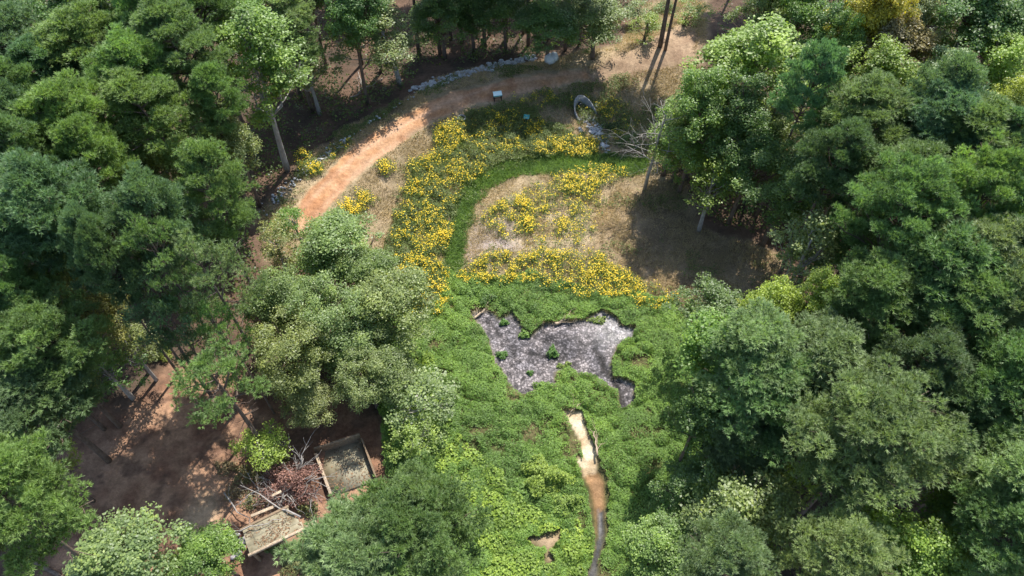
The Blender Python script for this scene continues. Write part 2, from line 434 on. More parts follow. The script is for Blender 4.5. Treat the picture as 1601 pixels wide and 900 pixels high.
def ground_mat():
    m, N, L = new_mat('earth')
    out = N.new('ShaderNodeOutputMaterial')
    p = N.new('ShaderNodeBsdfPrincipled')
    a = N.new('ShaderNodeAttribute'); a.attribute_name = 'soil'
    mu = N.new('ShaderNodeAttribute'); mu.attribute_name = 'mud'
    we = N.new('ShaderNodeAttribute'); we.attribute_name = 'wet'
    tc = N.new('ShaderNodeTexCoord')
    def noise(s, d=5, r=.6):
        n = N.new('ShaderNodeTexNoise'); n.inputs['Scale'].default_value = s; n.inputs['Detail'].default_value = d; n.inputs['Roughness'].default_value = r
        L.new(tc.outputs['Object'], n.inputs['Vector']); return n
    def rng_(src, lo, hi, fmin=.3, fmax=.7):
        r = N.new('ShaderNodeMapRange'); r.inputs['From Min'].default_value = fmin; r.inputs['From Max'].default_value = fmax
        r.inputs['To Min'].default_value = lo; r.inputs['To Max'].default_value = hi
        L.new(src, r.inputs['Value']); return r.outputs[0]
    def mth(op, x, y):
        q = N.new('ShaderNodeMath'); q.operation = op
        for i, s in enumerate((x, y)):
            if isinstance(s, (int, float)): q.inputs[i].default_value = s
            else: L.new(s, q.inputs[i])
        return q.outputs[0]
    n1, n2, n3 = noise(.8), noise(3.2, 6, .7), noise(11, 4, .7)
    f = mth('MULTIPLY', rng_(n1.outputs['Fac'], .78, 1.2), rng_(n2.outputs['Fac'], .80, 1.2))
    f = mth('MULTIPLY', f, rng_(n3.outputs['Fac'], .84, 1.16))
    # crusted mud: broken pale crumbs over dark wet patches
    wv = N.new('ShaderNodeVectorMath'); wv.operation = 'MULTIPLY_ADD'
    L.new(noise(4.5, 5, .75).outputs['Color'], wv.inputs[0]); wv.inputs[1].default_value = (.5, .5, 0); L.new(tc.outputs['Object'], wv.inputs[2])
    v2 = N.new('ShaderNodeTexVoronoi'); v2.inputs['Scale'].default_value = 4.6; v2.inputs['Randomness'].default_value = 1
    L.new(wv.outputs[0], v2.inputs['Vector'])
    sepc = N.new('ShaderNodeSeparateColor'); L.new(v2.outputs['Color'], sepc.inputs[0])
    seam = rng_(v2.outputs['Distance'], 1.2, .38, .30, .60)
    flake = mth('MULTIPLY', seam, rng_(sepc.outputs[0], .75, 1.22, 0, 1))
    flake = mth('MULTIPLY', flake, rng_(noise(1.5, 6, .75).outputs['Fac'], .34, 1.3, .40, .56))
    flake = mth('MULTIPLY', flake, rng_(n3.outputs['Fac'], .6, 1.4))
    mixf = N.new('ShaderNodeMix'); mixf.data_type = 'FLOAT'
    L.new(mu.outputs['Fac'], mixf.inputs['Factor']); L.new(f, mixf.inputs[2]); L.new(flake, mixf.inputs[3])
    sc = N.new('ShaderNodeVectorMath'); sc.operation = 'SCALE'
    L.new(a.outputs['Color'], sc.inputs[0]); L.new(mixf.outputs[0], sc.inputs['Scale'])
    L.new(sc.outputs[0], p.inputs['Base Color'])
    wn_ = mth('MULTIPLY', we.outputs['Fac'], rng_(n2.outputs['Fac'], .5, 1.0))
    ro = mth('SUBTRACT', .95, mth('MULTIPLY', wn_, .72))
    L.new(ro, p.inputs['Roughness'])
    L.new(mth('ADD', .15, mth('MULTIPLY', wn_, .75)), p.inputs['Specular IOR Level'])
    bsrc = mth('ADD', mth('ADD', n2.outputs['Fac'], mth('MULTIPLY', n3.outputs['Fac'], .6)), mth('MULTIPLY', mth('MULTIPLY', seam, mu.outputs['Fac']), .8))
    b = N.new('ShaderNodeBump'); L.new(mth('SUBTRACT', .75, mth('MULTIPLY', we.outputs['Fac'], .5)), b.inputs['Strength']); b.inputs['Distance'].default_value = .12
    L.new(bsrc, b.inputs['Height']); L.new(b.outputs[0], p.inputs['Normal'])
    L.new(p.outputs[0], out.inputs['Surface'])
    return m
M_GROUND = ground_mat()

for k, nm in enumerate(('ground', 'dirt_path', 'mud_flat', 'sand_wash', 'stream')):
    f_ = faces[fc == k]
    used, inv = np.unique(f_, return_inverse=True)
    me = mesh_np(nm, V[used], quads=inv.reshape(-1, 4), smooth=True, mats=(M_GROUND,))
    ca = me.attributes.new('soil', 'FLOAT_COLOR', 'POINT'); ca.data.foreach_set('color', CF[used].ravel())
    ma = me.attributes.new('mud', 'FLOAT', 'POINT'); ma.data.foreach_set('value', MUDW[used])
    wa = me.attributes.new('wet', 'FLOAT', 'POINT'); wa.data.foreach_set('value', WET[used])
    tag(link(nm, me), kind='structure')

# ------------------------------------------------------------------ leaf and needle clouds
def unit(n, r_):
    d = r_.normal(size=(n, 3)); return d / (np.linalg.norm(d, axis=1, keepdims=True) + 1e-9)

def leaves(P, Nrm, S, r_, aspect=.6, base=0):
    """bent diamond leaves: positions, facing, lengths -> verts, quads"""
    n = len(P)
    Nrm = Nrm / (np.linalg.norm(Nrm, axis=1, keepdims=True) + 1e-9)
    t = np.cross(Nrm, unit(n, r_)); t /= np.linalg.norm(t, axis=1, keepdims=True) + 1e-9
    b = np.cross(Nrm, t)
    S = np.asarray(S)[:, None]
    v = np.stack([P - t * S * .5, P + b * S * aspect * .5 - Nrm * S * .1, P + t * S * .5 - Nrm * S * .06, P - b * S * aspect * .5 - Nrm * S * .1], 1)
    q = np.arange(4 * n).reshape(-1, 4) + base
    return v.reshape(-1, 3), q

def needles(P, D, Ln, W, r_, face=.45):
    """needle sprays as thin triangles from P along D"""
    n = len(P)
    D = D / (np.linalg.norm(D, axis=1, keepdims=True) + 1e-9)
    s = np.cross(D, np.array([0, 0, 1.]) + face * r_.normal(size=(n, 3))); s /= np.linalg.norm(s, axis=1, keepdims=True) + 1e-9
    v = np.stack([P - s * W[:, None], P + s * W[:, None], P + D * Ln[:, None]], 1)
    return v.reshape(-1, 3), np.arange(3 * n).reshape(-1, 3)

def bent(p0, p1, r_, n=5, amp=.06):
    p0, p1 = np.asarray(p0, float), np.asarray(p1, float)
    t = np.linspace(0, 1, n)[:, None]
    p = p0 + (p1 - p0) * t
    L_ = np.linalg.norm(p1 - p0)
    p[1:-1] += r_.normal(size=(n - 2, 3)) * amp * L_ * .5
    return p

UP = np.array([0, 0, 1.])
def make_pine(seed, H=20., Rr=3.3, zb=.52, nb=34, droop=.0, dens=46, bare=6, top=.62):
    r_ = np.random.default_rng(seed)
    tb = MB()
    lean = r_.normal(size=2) * .35
    def axis_pt(z):
        k = z / H
        return np.array([lean[0] * k * k * 2, lean[1] * k * k * 2, z])
    zs = np.linspace(-.4, H * .96, 12)
    tb.tube([axis_pt(z) for z in zs], .24 * (1 - .86 * (np.clip(zs, 0, H) / H)) , 8)
    PV, PT, TT = [], [], []
    nv = 0
    puffs = []
    for i in range(nb):
        k = i / (nb - 1)
        z = H * (zb + (.97 - zb) * k) + r_.normal() * .25
        az = i * 2.399 + r_.normal() * .35
        prof = math.sin(math.pi * min(1, .16 + .84 * (1 - k) ** .8 * 1.0)) if False else (1 - k ** 2.2) ** .75 * (.72 + .28 * min(1, k * 5))
        ln = Rr * prof * (.72 + .42 * r_.random()) + .35
        el = .12 + .7 * k + r_.normal() * .1 - droop
        d = np.array([math.cos(az) * math.cos(el), math.sin(az) * math.cos(el), math.sin(el)])
        p0 = axis_pt(z); p1 = p0 + d * ln + UP * ln * .12
        tb.tube(bent(p0, p1, r_, 5, .05), np.linspace(.075, .018, 5) * (1.2 - .6 * k), 5)
        npf = 2 + int(ln * 1.2)
        for j in range(npf):
            f = .42 + .6 * (j + r_.random() * .6) / npf
            side = np.cross(d, UP); side /= np.linalg.norm(side) + 1e-9
            off = side * r_.normal() * .42 * ln * .5 * (1.1 - .3 * f)
            c = p0 + (p1 - p0) * f + off + UP * (.12 + r_.random() * .22)
            puffs.append((c, .34 + .32 * r_.random() * (1.15 - .5 * k) + .08 * f, d))
            tb.tube(bent(p0 + (p1 - p0) * (f * .8), c, r_, 3, .04), [.03, .02, .012], 4)
    puffs.append((axis_pt(H * .97), .5, UP)); puffs.append((axis_pt(H * .93), .6, UP))
    for (c, pr, d) in puffs:
        nt = int(dens * 1.15 * (pr / .6) ** 2)
        dr = unit(nt, r_)
        dr[:, 2] = np.abs(dr[:, 2]) * 1.0 - .35 * (r_.random(nt) < .35)
        dr /= np.linalg.norm(dr, axis=1, keepdims=True)
        pos = c + dr * pr * np.array([1, 1, .62]) * (.15 + 1.0 * r_.random((nt, 1)) ** .8)
        nn = 12
        P = np.repeat(pos, nn, 0)
        D = np.repeat(dr * .9 + UP * .45 + d * .25, nn, 0) + r_.normal(size=(nt * nn, 3)) * .55
        L_ = .27 * (.7 + .6 * r_.random(nt * nn)); W = .023 * (.7 + .6 * r_.random(nt * nn))
        v, t = needles(P, D, L_, W, r_)
        PV.append(v); PT.append(t + nv); nv += len(v)
        ti = np.clip(.45 + .16 * r_.normal() + np.repeat(r_.normal(size=nt) * .12, nn) + r_.normal(size=nt * nn) * .12, 0, 1)
        TT.append(np.repeat(ti, 3))
    for i in range(bare):                       # dead snags under the crown
        z = H * (zb - .02 - .22 * r_.random()); az = r_.random() * 6.28; ln = .6 + r_.random() * 1.4
        tb.tube(bent(axis_pt(z), axis_pt(z) + np.array([math.cos(az), math.sin(az), .1 - .3 * r_.random()]) * ln, r_, 4, .1), [.04, .03, .02, .01], 4)
    return tb.mesh('pine_trunk', M_BARK, True), mesh_np('pine_crown', np.vstack(PV), tris=np.vstack(PT), tint=np.concatenate(TT), mats=(M_NEEDLE,)), dict(H=H, R=Rr, hc=(1 + zb) / 2 - .02)

def make_broad(seed, H=16., Rr=4., zb=.34, nl=64, per=330, leaf=.215, sparse=0., round_=1.0, bark=None, forks=1, core=True, lob=1.0, updir=.8):
    r_ = np.random.default_rng(seed)
    tb = MB()
    lean = r_.normal(size=2) * .5
    zc = H * (zb + 1) / 2; hz = H * (1 - zb) / 2
    C = np.array([lean[0], lean[1], zc])
    ax = [np.array([lean[0] * (z / H) ** 1.5, lean[1] * (z / H) ** 1.5, z]) for z in np.linspace(-.4, H * .8, 9).clip(0)]
    ax[0] = ax[0] - UP * .4
    tb.tube(ax, np.linspace(.26, .07, 9) * (Rr / 4.) ** .5, 8)
    mod_d = unit(7, r_); mod_a = r_.normal(size=7) * .3
    lobes = []
    for i in range(nl):
        d = unit(1, r_)[0]
        if d[2] < -.55: d[2] = -d[2]
        rad = .5 + .58 * r_.random() ** .7
        if core and r_.random() < .16: rad *= .5
        m = 1 + float(np.sum(mod_a * np.maximum(0, d @ mod_d.T) ** 2)) 
        taper = 1.0 if d[2] < 0 else (1 - .28 * d[2] * (2 - round_))
        c = C + d * np.array([Rr * taper, Rr * taper, hz]) * rad * m * .88
        lobes.append((c, lob * (.42 + .75 * r_.random()) * (Rr / 4.) ** .6, d))
    PV, PQ, TT = [], [], []
    nv = 0
    for i, (c, lr, d) in enumerate(lobes):
        if i % 3 == 0:
            z0 = max(H * zb * .75, min(H * .72, c[2] - np.hypot(c[0], c[1]) * .75))
            kk = z0 / (H * .8) * 8; p0 = ax[int(min(8, max(1, kk)))]
            pts = bent(p0, c, r_, 6, .09)
            pts[1:-1, 2] -= .1 * np.linalg.norm(c - p0) * np.array([.4, .8, .8, .4])[:, ] * .4
            tb.tube(pts, np.linspace(.085, .015, 6) * (Rr / 4.) ** .5, 5)
            for s in range(3):
                q = c + unit(1, r_)[0] * lr * .8
                tb.tube(bent(pts[3 + s % 2], q, r_, 4, .12), [.028, .02, .014, .008], 4)
        n = int(per * (lr / .9) ** 2 * (1 - sparse) * (.7 + .6 * r_.random()))
        dr = unit(n, r_)
        dr += UP * .35 + d * .35; dr /= np.linalg.norm(dr, axis=1, keepdims=True) + 1e-9
        pos = c + dr * lr * np.array([1.1, 1.1, .72]) * (.15 + 1.08 * r_.random((n, 1)) ** .85)
        nrm = dr * .45 + UP * updir + r_.normal(size=(n, 3)) * .5
        v, q = leaves(pos, nrm, leaf * (.65 + .7 * r_.random(n)), r_, .68, nv)
        PV.append(v); PQ.append(q); nv += len(v)
        TT.append(np.repeat(np.clip(.42 + r_.normal() * .13 + r_.normal(size=n) * .2, 0, 1), 4))
    return tb.mesh('broadleaf_trunk', bark or M_BARK, True), mesh_np('broadleaf_crown', np.vstack(PV), quads=np.vstack(PQ), tint=np.concatenate(TT), mats=(M_LEAF,)), dict(H=H, R=Rr, hc=(1 + zb) / 2 + .02)

PINES = [make_pine(101 + i, nb=42 + 3 * (i % 3), Rr=3.2 + .3 * (i % 2), zb=.60 + .03 * (i % 3), dens=44) for i in range(6)]
BIG_PINES = [make_pine(131 + i, nb=60, Rr=5.0, zb=.58, dens=44) for i in range(3)]
SPARSE_PINES = [make_pine(151 + i, nb=15, Rr=3.7, zb=.58, dens=26, bare=14) for i in range(3)]
THIN_OAKS = [make_broad(311 + i, H=13, Rr=4.6, zb=.32, nl=64, per=190, leaf=.19, lob=.72) for i in range(2)]
BROADS = [make_broad(201 + i, nl=104 + 5 * i, zb=.36 + .04 * (i % 3), round_=.9 + .1 * (i % 2), lob=.8, per=300, leaf=.2) for i in range(5)]
TALLS = [make_broad(231 + i, H=18, Rr=3.4, zb=.25, nl=120, per=320, leaf=.19, lob=.8, round_=.3, bark=M_GREYBARK) for i in range(2)]
LOOSE = [make_broad(251 + i, H=12, Rr=3.2, zb=.28, nl=46, per=170, leaf=.20, sparse=.1, lob=.85, bark=M_GREYBARK) for i in range(2)]
BUSHES = [make_broad(271 + i, H=4, Rr=2.4, zb=.05, nl=40, per=200, leaf=.15, lob=.75) for i in range(3)]
OAKS = [make_broad(291 + i, H=13, Rr=4.6, zb=.30, nl=130, per=290, leaf=.175, round_=1., lob=.75) for i in range(3)]
KIND = {'P': ('pine_tree', PINES), 'S': ('pine_tree', SPARSE_PINES), 'B': ('broadleaf_tree', BROADS), 'T': ('tall_tree', TALLS), 'L': ('young_tree', LOOSE), 'U': ('shrub', BUSHES), 'O': ('oak_tree', OAKS), 'Q': ('oak_tree', THIN_OAKS)}
DEFH = {'P': 20, 'S': 20, 'B': 16, 'T': 18, 'L': 11, 'U': 2.6, 'O': 13, 'Q': 11}
CATS = {'P': 'pine tree', 'S': 'pine tree', 'B': 'tree', 'T': 'tree', 'L': 'tree', 'U': 'shrub', 'O': 'oak tree', 'Q': 'oak tree'}
TINT = dict(
    pm=(.068, .113, .040), pb=(.062, .110, .053), pg=(.079, .128, .040), pd=(.050, .085, .035), pl=(.086, .125, .052),
    bm=(.070, .118, .030), bb=(.086, .134, .028), bd=(.050, .090, .028), bo=(.080, .106, .040), yg=(.115, .150, .032),
    gr=(.092, .126, .068), br=(.092, .096, .044), pa=(.085, .122, .050), ye=(.15, .145, .022), ok=(.078, .112, .040), oo=(.092, .112, .044))

LEAFGAIN = 2.5
def place_tree(kind, u, v, r, tint, label, h=None, group=None, base=False, var=None, pick=[0]):
    name, arch = KIND[kind]
    pick[0] += 1
    H = h or DEFH[kind] * random.uniform(.9, 1.1)
    if base:
        x, y, z = at(u, v); Rw = r
    else:
        hc = arch[0][2]['hc'] * H
        x, y, z = at(u, v, hc)
        dist = math.sqrt(x * x + y * y + (CAM_H - z) ** 2)
        Rw = r * dist / FPX * 1.27
    if kind == 'P' and Rw > 4.3: arch = BIG_PINES
    tr, cr, info = arch[pick[0] % len(arch) if var is None else var]
    z = float(hgt(x, y)) - .02
    s = Rw / info['R']
    e = link(name, None, loc=(x, y, z), rz=random.uniform(0, 6.28), scale=(s, s, H / info['H']))
    e.empty_display_size = .5
    tag(e, label, CATS[kind], group)
    link('trunk', tr, e)
    c = link('crown', cr, e)
    j = [random.uniform(.94, 1.06) for _ in range(3)]
    k = random.uniform(.9, 1.1)
    c.color = tuple(a * b * k * LEAFGAIN * w for a, b, w in zip(TINT[tint], j, (1.03, 1.0, 1.0))) + (1,)
    return e

GL, GR, GT = 'trees of the left woods', 'trees of the right woods', 'trees behind the dirt path'
TREES = [
 # --- left woods, upper part
 ('P', 28, 100, 46, 'pb', 'blue-green pine with rounded puffs at the left edge, upper quarter', None, GL),
 ('P', 86, 140, 38, 'pb', 'blue-green pine just right of the upper blue-green pine at left edge', None, GL),
 ('P', 28, 165, 38, 'pm', 'mid-green pine below the topmost blue-green pine on the left edge', None, GL),
 ('B', 28, 22, 48, 'bd', 'dark leafy tree filling the upper left corner', None, GL),
 ('B', 95, 45, 44, 'bd', 'dark leafy tree right of the upper left corner, above blue-green pine', None, GL),
 ('B', 140, 8, 42, 'bd', 'dark leafy tree cut by the top edge near upper left corner', None, GL),
 ('L', 185, 22, 32, 'bm', 'small brighter green leafy tree between dark trees and pines at top left', 16, GL),
 ('P', 162, 78, 48, 'pg', 'bright green pine standing out against dark gap in upper left', None, GL),
 ('P', 240, 38, 46, 'pm', 'green pine near the top edge, two crowns right of the dark trees', None, GL),
 ('P', 288, 92, 48, 'pm', 'green lumpy pine below the top edge, centre of upper left woods', None, GL),
 ('P', 212, 138, 48, 'pg', 'light green pine in the middle of the upper left pines', None, GL),
 ('P', 258, 188, 50, 'pg', 'light green pine directly above the olive broadleaf tree', None, GL),
 ('P', 106, 198, 50, 'pg', 'yellowish green pine with feathery top near left edge', None, GL),
 ('P', 28, 208, 40, 'pb', 'bluish pine at left edge beside the yellowish feathery pine', None, GL),
 ('P', 36, 272, 50, 'pm', 'wide green pine on the left edge below the bluish pines', None, GL),
 ('P', 150, 256, 38, 'pg', 'small bright pine left of the olive round tree', None, GL),
 ('B', 240, 276, 50, 'bo', 'olive round-crowned broadleaf tree among the left pines', 14, GL),
 ('B', 346, 222, 42, 'bo', 'olive-brown broadleaf tree beside the bare ground left of path', 14, GL),
 ('T', 376, 52, 46, 'bm', 'upright dense green tree near top left with grainy leaves', 18, GL),
 ('T', 402, 128, 60, 'bm', 'tall green tree leaning over the bare trunk left of the path', 18, GL),
 ('P', 430, 12, 42, 'pl', 'pale green pine cut by the top edge left of centre', 15, GL),
 ('P', 458, 66, 36, 'pm', 'small pine behind the olive tree near the path', 12, GL),
 ('L', 482, 112, 38, 'bo', 'yellow-olive leafy tree hanging over the upper path bank', 9, GL),
 ('P', 338, 152, 32, 'pm', 'narrow pine squeezed beside the tall green tree at left', None, GL),
 ('P', 312, 18, 42, 'pm', 'pine cut by the top edge between two greens at left', None, GL),
 # --- left woods, middle part
 ('P', 78, 330, 58, 'pb', 'big blue-green pine at left, level with the end of path', None, GL),
 ('P', 34, 385, 46, 'pm', 'green pine at the left edge below big blue-green pine', None, GL),
 ('B', 172, 352, 38, 'bo', 'olive tree with tiny leaves between two blue-green pines', 14, GL),
 ('P', 248, 362, 48, 'pb', 'blue-green pine left of the green pine above the oak', None, GL),
 ('P', 328, 318, 44, 'pm', 'full green pine on the edge of path, above the oaks', None, GL),
 ('S', 268, 428, 46, 'pm', 'green pine between the blue-green pines at middle left', None, GL),
 ('S', 345, 455, 54, 'pl', 'sparse pale pine with dark trunk showing beside the oaks', None, GL),
 ('S', 238, 488, 42, 'pb', 'blue-green pine with domed top left of the sparse pine', 17, GL),
 ('S', 288, 522, 36, 'pb', 'blue-green pine over the top end of brown clearing', 16, GL),
 ('B', 106, 452, 50, 'oo', 'large pale olive tree near the left edge, mid height', 14, GL),
 ('B', 160, 492, 42, 'oo', 'olive tree leaning below the large pale olive one', 13, GL),
 ('P', 144, 402, 30, 'pb', 'slim bluish pine between the olive trees at left', None, GL),
 ('P', 180, 424, 26, 'pd', 'slim dark pine in the shaded gap at middle left', None, GL),
 ('P', 18, 468, 38, 'pm', 'pine at the left edge beside the pale olive tree', None, GL),
 ('P', 66, 545, 68, 'pm', 'very broad feathery pine at left edge, just below mid height', 16, GL),
 ('L', 165, 575, 42, 'bd', 'shaded dark tree between broad pine and brown clearing', 8, GL),
 ('L', 205, 545, 34, 'oo', 'small olive tree above the brown clearing', 8, GL),
 ('S', 345, 594, 58, 'pg', 'bright open pine standing alone in the brown clearing', 16, GL),
 ('S', 360, 528, 28, 'pg', 'small pine just above the open pine in the clearing', 16, GL),
 ('P', 60, 622, 60, 'pd', 'dark pine at left edge beside the clearing', 14, GL),
 ('B', 112, 622, 40, 'bo', 'olive leafy tree at the left rim of the clearing', 8, GL),
 ('S', 58, 716, 38, 'yg', 'yellow-green pine at the left rim of the clearing', 11, GL),
 ('B', 8, 690, 30, 'bm', 'green leafy tree cut by left edge beside yellow-green pine', 14, GL),
 ('P', 24, 815, 62, 'pg', 'bright green pine in the lower left corner', 20, GL),
 ('B', 205, 880, 70, 'pa', 'bright leafy tree at the bottom edge below the clearing', 9, GL),
 ('B', 335, 868, 42, 'bm', 'green leafy tree at bottom edge left of mossy platform', 8, GL),
 # --- the oaks between clearing and basin
 ('O', 520, 410, 78, 'ok', 'big oak crown nearest the lower end of the dirt path', 10, GL),
 ('O', 520, 490, 60, 'ok', 'oak in the very middle of the oak group', 9, GL),
 ('O', 560, 420, 52, 'ok', 'oak at the upper right of group facing the yellow flowers', 9, GL),
 ('O', 480, 610, 46, 'oo', 'low olive oak between open pine and timber pen', 6, GL),
 ('O', 578, 600, 46, 'ok', 'low oak spreading over the back of the timber pen', 6.5, GL),
 ('O', 592, 470, 66, 'ok', 'big oak with crown edge touching the yellow flowers', 9.5, GL),
 ('O', 455, 470, 56, 'ok', 'oak on the clearing side of the big oak group', 10, GL),
 ('O', 448, 548, 60, 'oo', 'olive oak facing the clearing at the lower left of oak group', 9, GL),
 ('O', 542, 545, 58, 'ok', 'oak at the bottom of the group above the timber pen', 7.5, GL),
 ('O', 610, 568, 52, 'ok', 'oak at lower right of group beside the green basin', 7, GL),
 ('L', 462, 352, 30, 'bm', 'thin small tree beside the lower end of the dirt path', 7, GL),
 ('L', 432, 385, 34, 'oo', 'thin olive sapling left of the big oaks near path end', 7, GL),
 ('L', 655, 628, 52, 'pa', 'pale feathery young tree on the left rim of the green basin', 6, GL),
 ('L', 655, 690, 38, 'bb', 'bright young leafy tree right of the timber pen', 4.5, GL),
 ('L', 404, 698, 36, 'yg', 'thin yellow-green young tree above the mossy platform', 4, GL),
 ('P', 580, 850, 74, 'pl', 'large soft pine at the bottom edge, right of mossy platform', 17, GL),
 ('P', 660, 830, 84, 'pm', 'large soft pine at the bottom edge beside the green basin', 17, GL),
 ('P', 645, 800, 46, 'pl', 'pale pine top just below the timber pen', 17, GL),
 # --- behind the path
 ('T', 612, 46, 50, 'pa', 'pale green tall tree leaning over the stones behind the path', 12, GT),
 ('B', 548, 30, 42, 'bd', 'dark leafy tree left of the pale tall tree at top', 16, GT),
 ('P', 705, 62, 3.2, 'pd', 'dark pine behind the white stone ditch, nearest the pale tall tree', 14, GT, True),
 ('B', 690, 22, 44, 'bd', 'dark leafy tree behind the dark pine at the stone ditch', 9, GT),
 ('B', 765, 55, 3.6, 'bd', 'dark leafy tree at top centre over the stone ditch', 12, GT, True),
 ('B', 738, 20, 40, 'bd', 'shaded low tree at the top edge left of top centre', 8, GT),
 ('P', 818, 52, 3.0, 'pd', 'dark pine behind the pale pipe end at top', 14, GT, True),
 ('B', 790, 18, 40, 'bd', 'shaded low tree at the top edge above the stone ditch', 8, GT),
 ('P', 655, 85, 3.6, 'pd', 'tall dark pine whose bare trunk stands right of the pale tall tree', 20, GT, True),
 ('B', 722, 66, 3.8, 'bd', 'tall tree with dark trunk between the two dark pines at top', 23, GT, True),
 ('P', 792, 60, 3.6, 'pd', 'tall dark pine trunk above the middle of the stone ditch', 20, GT, True),
 ('B', 852, 66, 3.8, 'bd', 'tall dark trunk directly behind the pale pipe end', 23, GT, True),
 ('P', 906, 70, 3.4, 'pd', 'tall dark trunk just left of the grey-green broad tree', 19, GT, True),
 ('P', 596, 112, 3.4, 'pd', 'tall reddish pine trunk in the dark woods left of pale tall tree', 19, GT, True),
 ('B', 688, 84, 4.0, 'bd', 'tall dark tree with trunk close above the stone ditch left part', 23, GT, True),
 ('B', 758, 76, 4.0, 'bd', 'tall dark tree with trunk close above the stone ditch middle', 23, GT, True),
 ('B', 826, 70, 4.0, 'bd', 'tall dark tree with trunk close above right end of stone ditch', 23, GT, True),
 ('B', 884, 78, 3.8, 'bd', 'tall dark tree whose trunk stands right of the pale pipe end', 23, GT, True),
 ('B', 510, 105, 3.6, 'bd', 'dark tree with hidden trunk deep in shade above left verge', 16, GT, True),
 ('P', 566, 100, 3.2, 'pd', 'dark pine left of the reddish pine trunk at top', 19, GT, True),
 ('O', 932, 34, 54, 'ok', 'grey-green broad tree above the path at top centre', 7.5, GT),
 ('B', 858, 30, 44, 'bd', 'dark tree beside the grey-green broad tree at top', 8, GT),
 ('U', 1010, 45, 28, 'bb', 'light green bush on the pale ground at top', 3.5, GT),
 ('P', 1040, 78, 4.4, 'pd', 'leaning dark-trunked pine standing on the pale ground, nearer one', 19, GT, True),
 ('P', 1032, 72, 4.2, 'pd', 'slender dark-trunked pine on pale ground behind its neighbour', 20, GT, True),
 # --- right woods, upper part
 ('T', 1174, 104, 68, 'bb', 'tall bright green tree beside the pale ground at top right', 18, GR),
 ('B', 1202, 14, 32, 'pa', 'pale green tree at top edge behind the tall bright tree', None, GR),
 ('B', 1255, 24, 42, 'bm', 'green tree cut by the top edge left of yellow tree', None, GR),
 ('B', 1278, 68, 40, 'bd', 'dark tree between tall bright tree and brownish crown', None, GR),
 ('B', 1362, 20, 44, 'ye', 'tree turned autumn yellow at the top edge', 20, GR),
 ('B', 1340, 45, 32, 'bo', 'olive tree directly below the autumn yellow tree', 15, GR),
 ('B', 1402, 84, 50, 'br', 'brownish olive tree below and right of the yellow tree', 15, GR),
 ('B', 1432, 34, 36, 'gr', 'grey-green tree right of the autumn yellow tree', 16, GR),
 ('B', 1505, 38, 52, 'bd', 'dark leafy tree at the top right, second from corner', 17, GR),
 ('B', 1575, 52, 52, 'bd', 'dark leafy tree filling the upper right corner', 17, GR),
 ('P', 1262, 140, 34, 'pb', 'bluish pine beside the tall bright green tree', None, GR),
 ('B', 1312, 92, 32, 'bm', 'small green tree above the bright domed tree at right', 16, GR),
 ('B', 1362, 140, 54, 'bb', 'bright domed broadleaf tree below the brownish crown', 16, GR),
 ('P', 1446, 165, 38, 'pb', 'narrow bluish pine right of the bright domed tree', None, GR),
 ('B', 1492, 125, 42, 'gr', 'silvery grey-green tree near upper right', 15, GR),
 ('B', 1565, 118, 46, 'bb', 'warm green tree at right edge under the dark corner', 15, GR),
 ('B', 1558, 182, 36, 'yg', 'yellow-green tree at the right edge, upper quarter', 15, GR),
 ('P', 1352, 212, 54, 'pm', 'dark-sided pine below the bright domed tree', None, GR),
 ('B', 1205, 212, 36, 'bo', 'small olive tree at the foot of tall bright tree', 13, GR),
 ('T', 1128, 160, 50, 'bb', 'lighter leafy tree under the left side of tall bright tree', 13, GR),
 ('O', 1052, 208, 58, 'bm', 'dark leafy tree right behind the bare dead tree', 9, GR),
 ('L', 1114, 292, 44, 'bb', 'bright young tree below the tall bright tree by shaded ground', 10, GR),
 ('B', 1175, 250, 46, 'bd', 'dark tree right of the bright young tree', 13, GR),
 ('B', 1235, 285, 54, 'bd', 'dark shaded tree above the pale slender tree', 13, GR),
 ('P', 1478, 218, 56, 'pb', 'wide bluish pine in upper right woods below silvery tree', None, GR),
 ('P', 1534, 262, 56, 'pm', 'broad green pine near right edge, upper half', None, GR),
 ('P', 1588, 232, 44, 'pb', 'bluish pine cut by the right edge, upper half', None, GR),
 ('P', 1424, 290, 54, 'pm', 'green pine at centre of right woods above big bright pine', None, GR),
 ('P', 1300, 262, 44, 'pd', 'dark pine behind the shaded trees at right', None, GR),
 # --- right woods, middle part
 ('P', 1405, 352, 66, 'pm', 'large pine with visible dark trunk at centre of right woods', 21, GR),
 ('P', 1518, 345, 66, 'pg', 'large yellowish green pine near right edge, upper middle', 21, GR),
 ('L', 1260, 400, 50, 'pa', 'pale slender leafy tree beside the shaded brown ground', 15, GR),
 ('B', 1332, 388, 48, 'bd', 'dark leafy tree behind the pale slender tree', 13, GR),
 ('P', 1442, 440, 64, 'pm', 'broad pine at right, level with the yellow flower band', 20, GR),
 ('P', 1524, 432, 64, 'pl', 'broad pale pine near right edge at mid height', 20, GR),
 ('P', 1590, 392, 50, 'pb', 'bluish pine cut by the right edge at mid height', 20, GR),
 ('P', 1368, 484, 58, 'pm', 'green pine right of the pale slender tree, below it', 18, GR),
 ('P', 1498, 520, 54, 'pm', 'green pine in the right woods level with the mud flat', 19, GR),
 ('P', 1580, 512, 58, 'pl', 'pale pine at right edge level with the mud flat', 19, GR),
 ('B', 1192, 486, 44, 'yg', 'yellow-green leafy tree at the corner of shaded brown ground', 15, GR),
 ('L', 1132, 515, 34, 'yg', 'small yellow-olive tree at the right rim of the basin', 9, GR),
 ('B', 1268, 492, 34, 'bb', 'bright leafy tree under the pale slender tree', 16, GR),
 ('P', 1185, 572, 66, 'pl', 'pale feathery pine overhanging the basin at right', 17, GR),
 ('P', 1266, 548, 58, 'pl', 'pale feathery pine behind the one overhanging the basin', 17, GR),
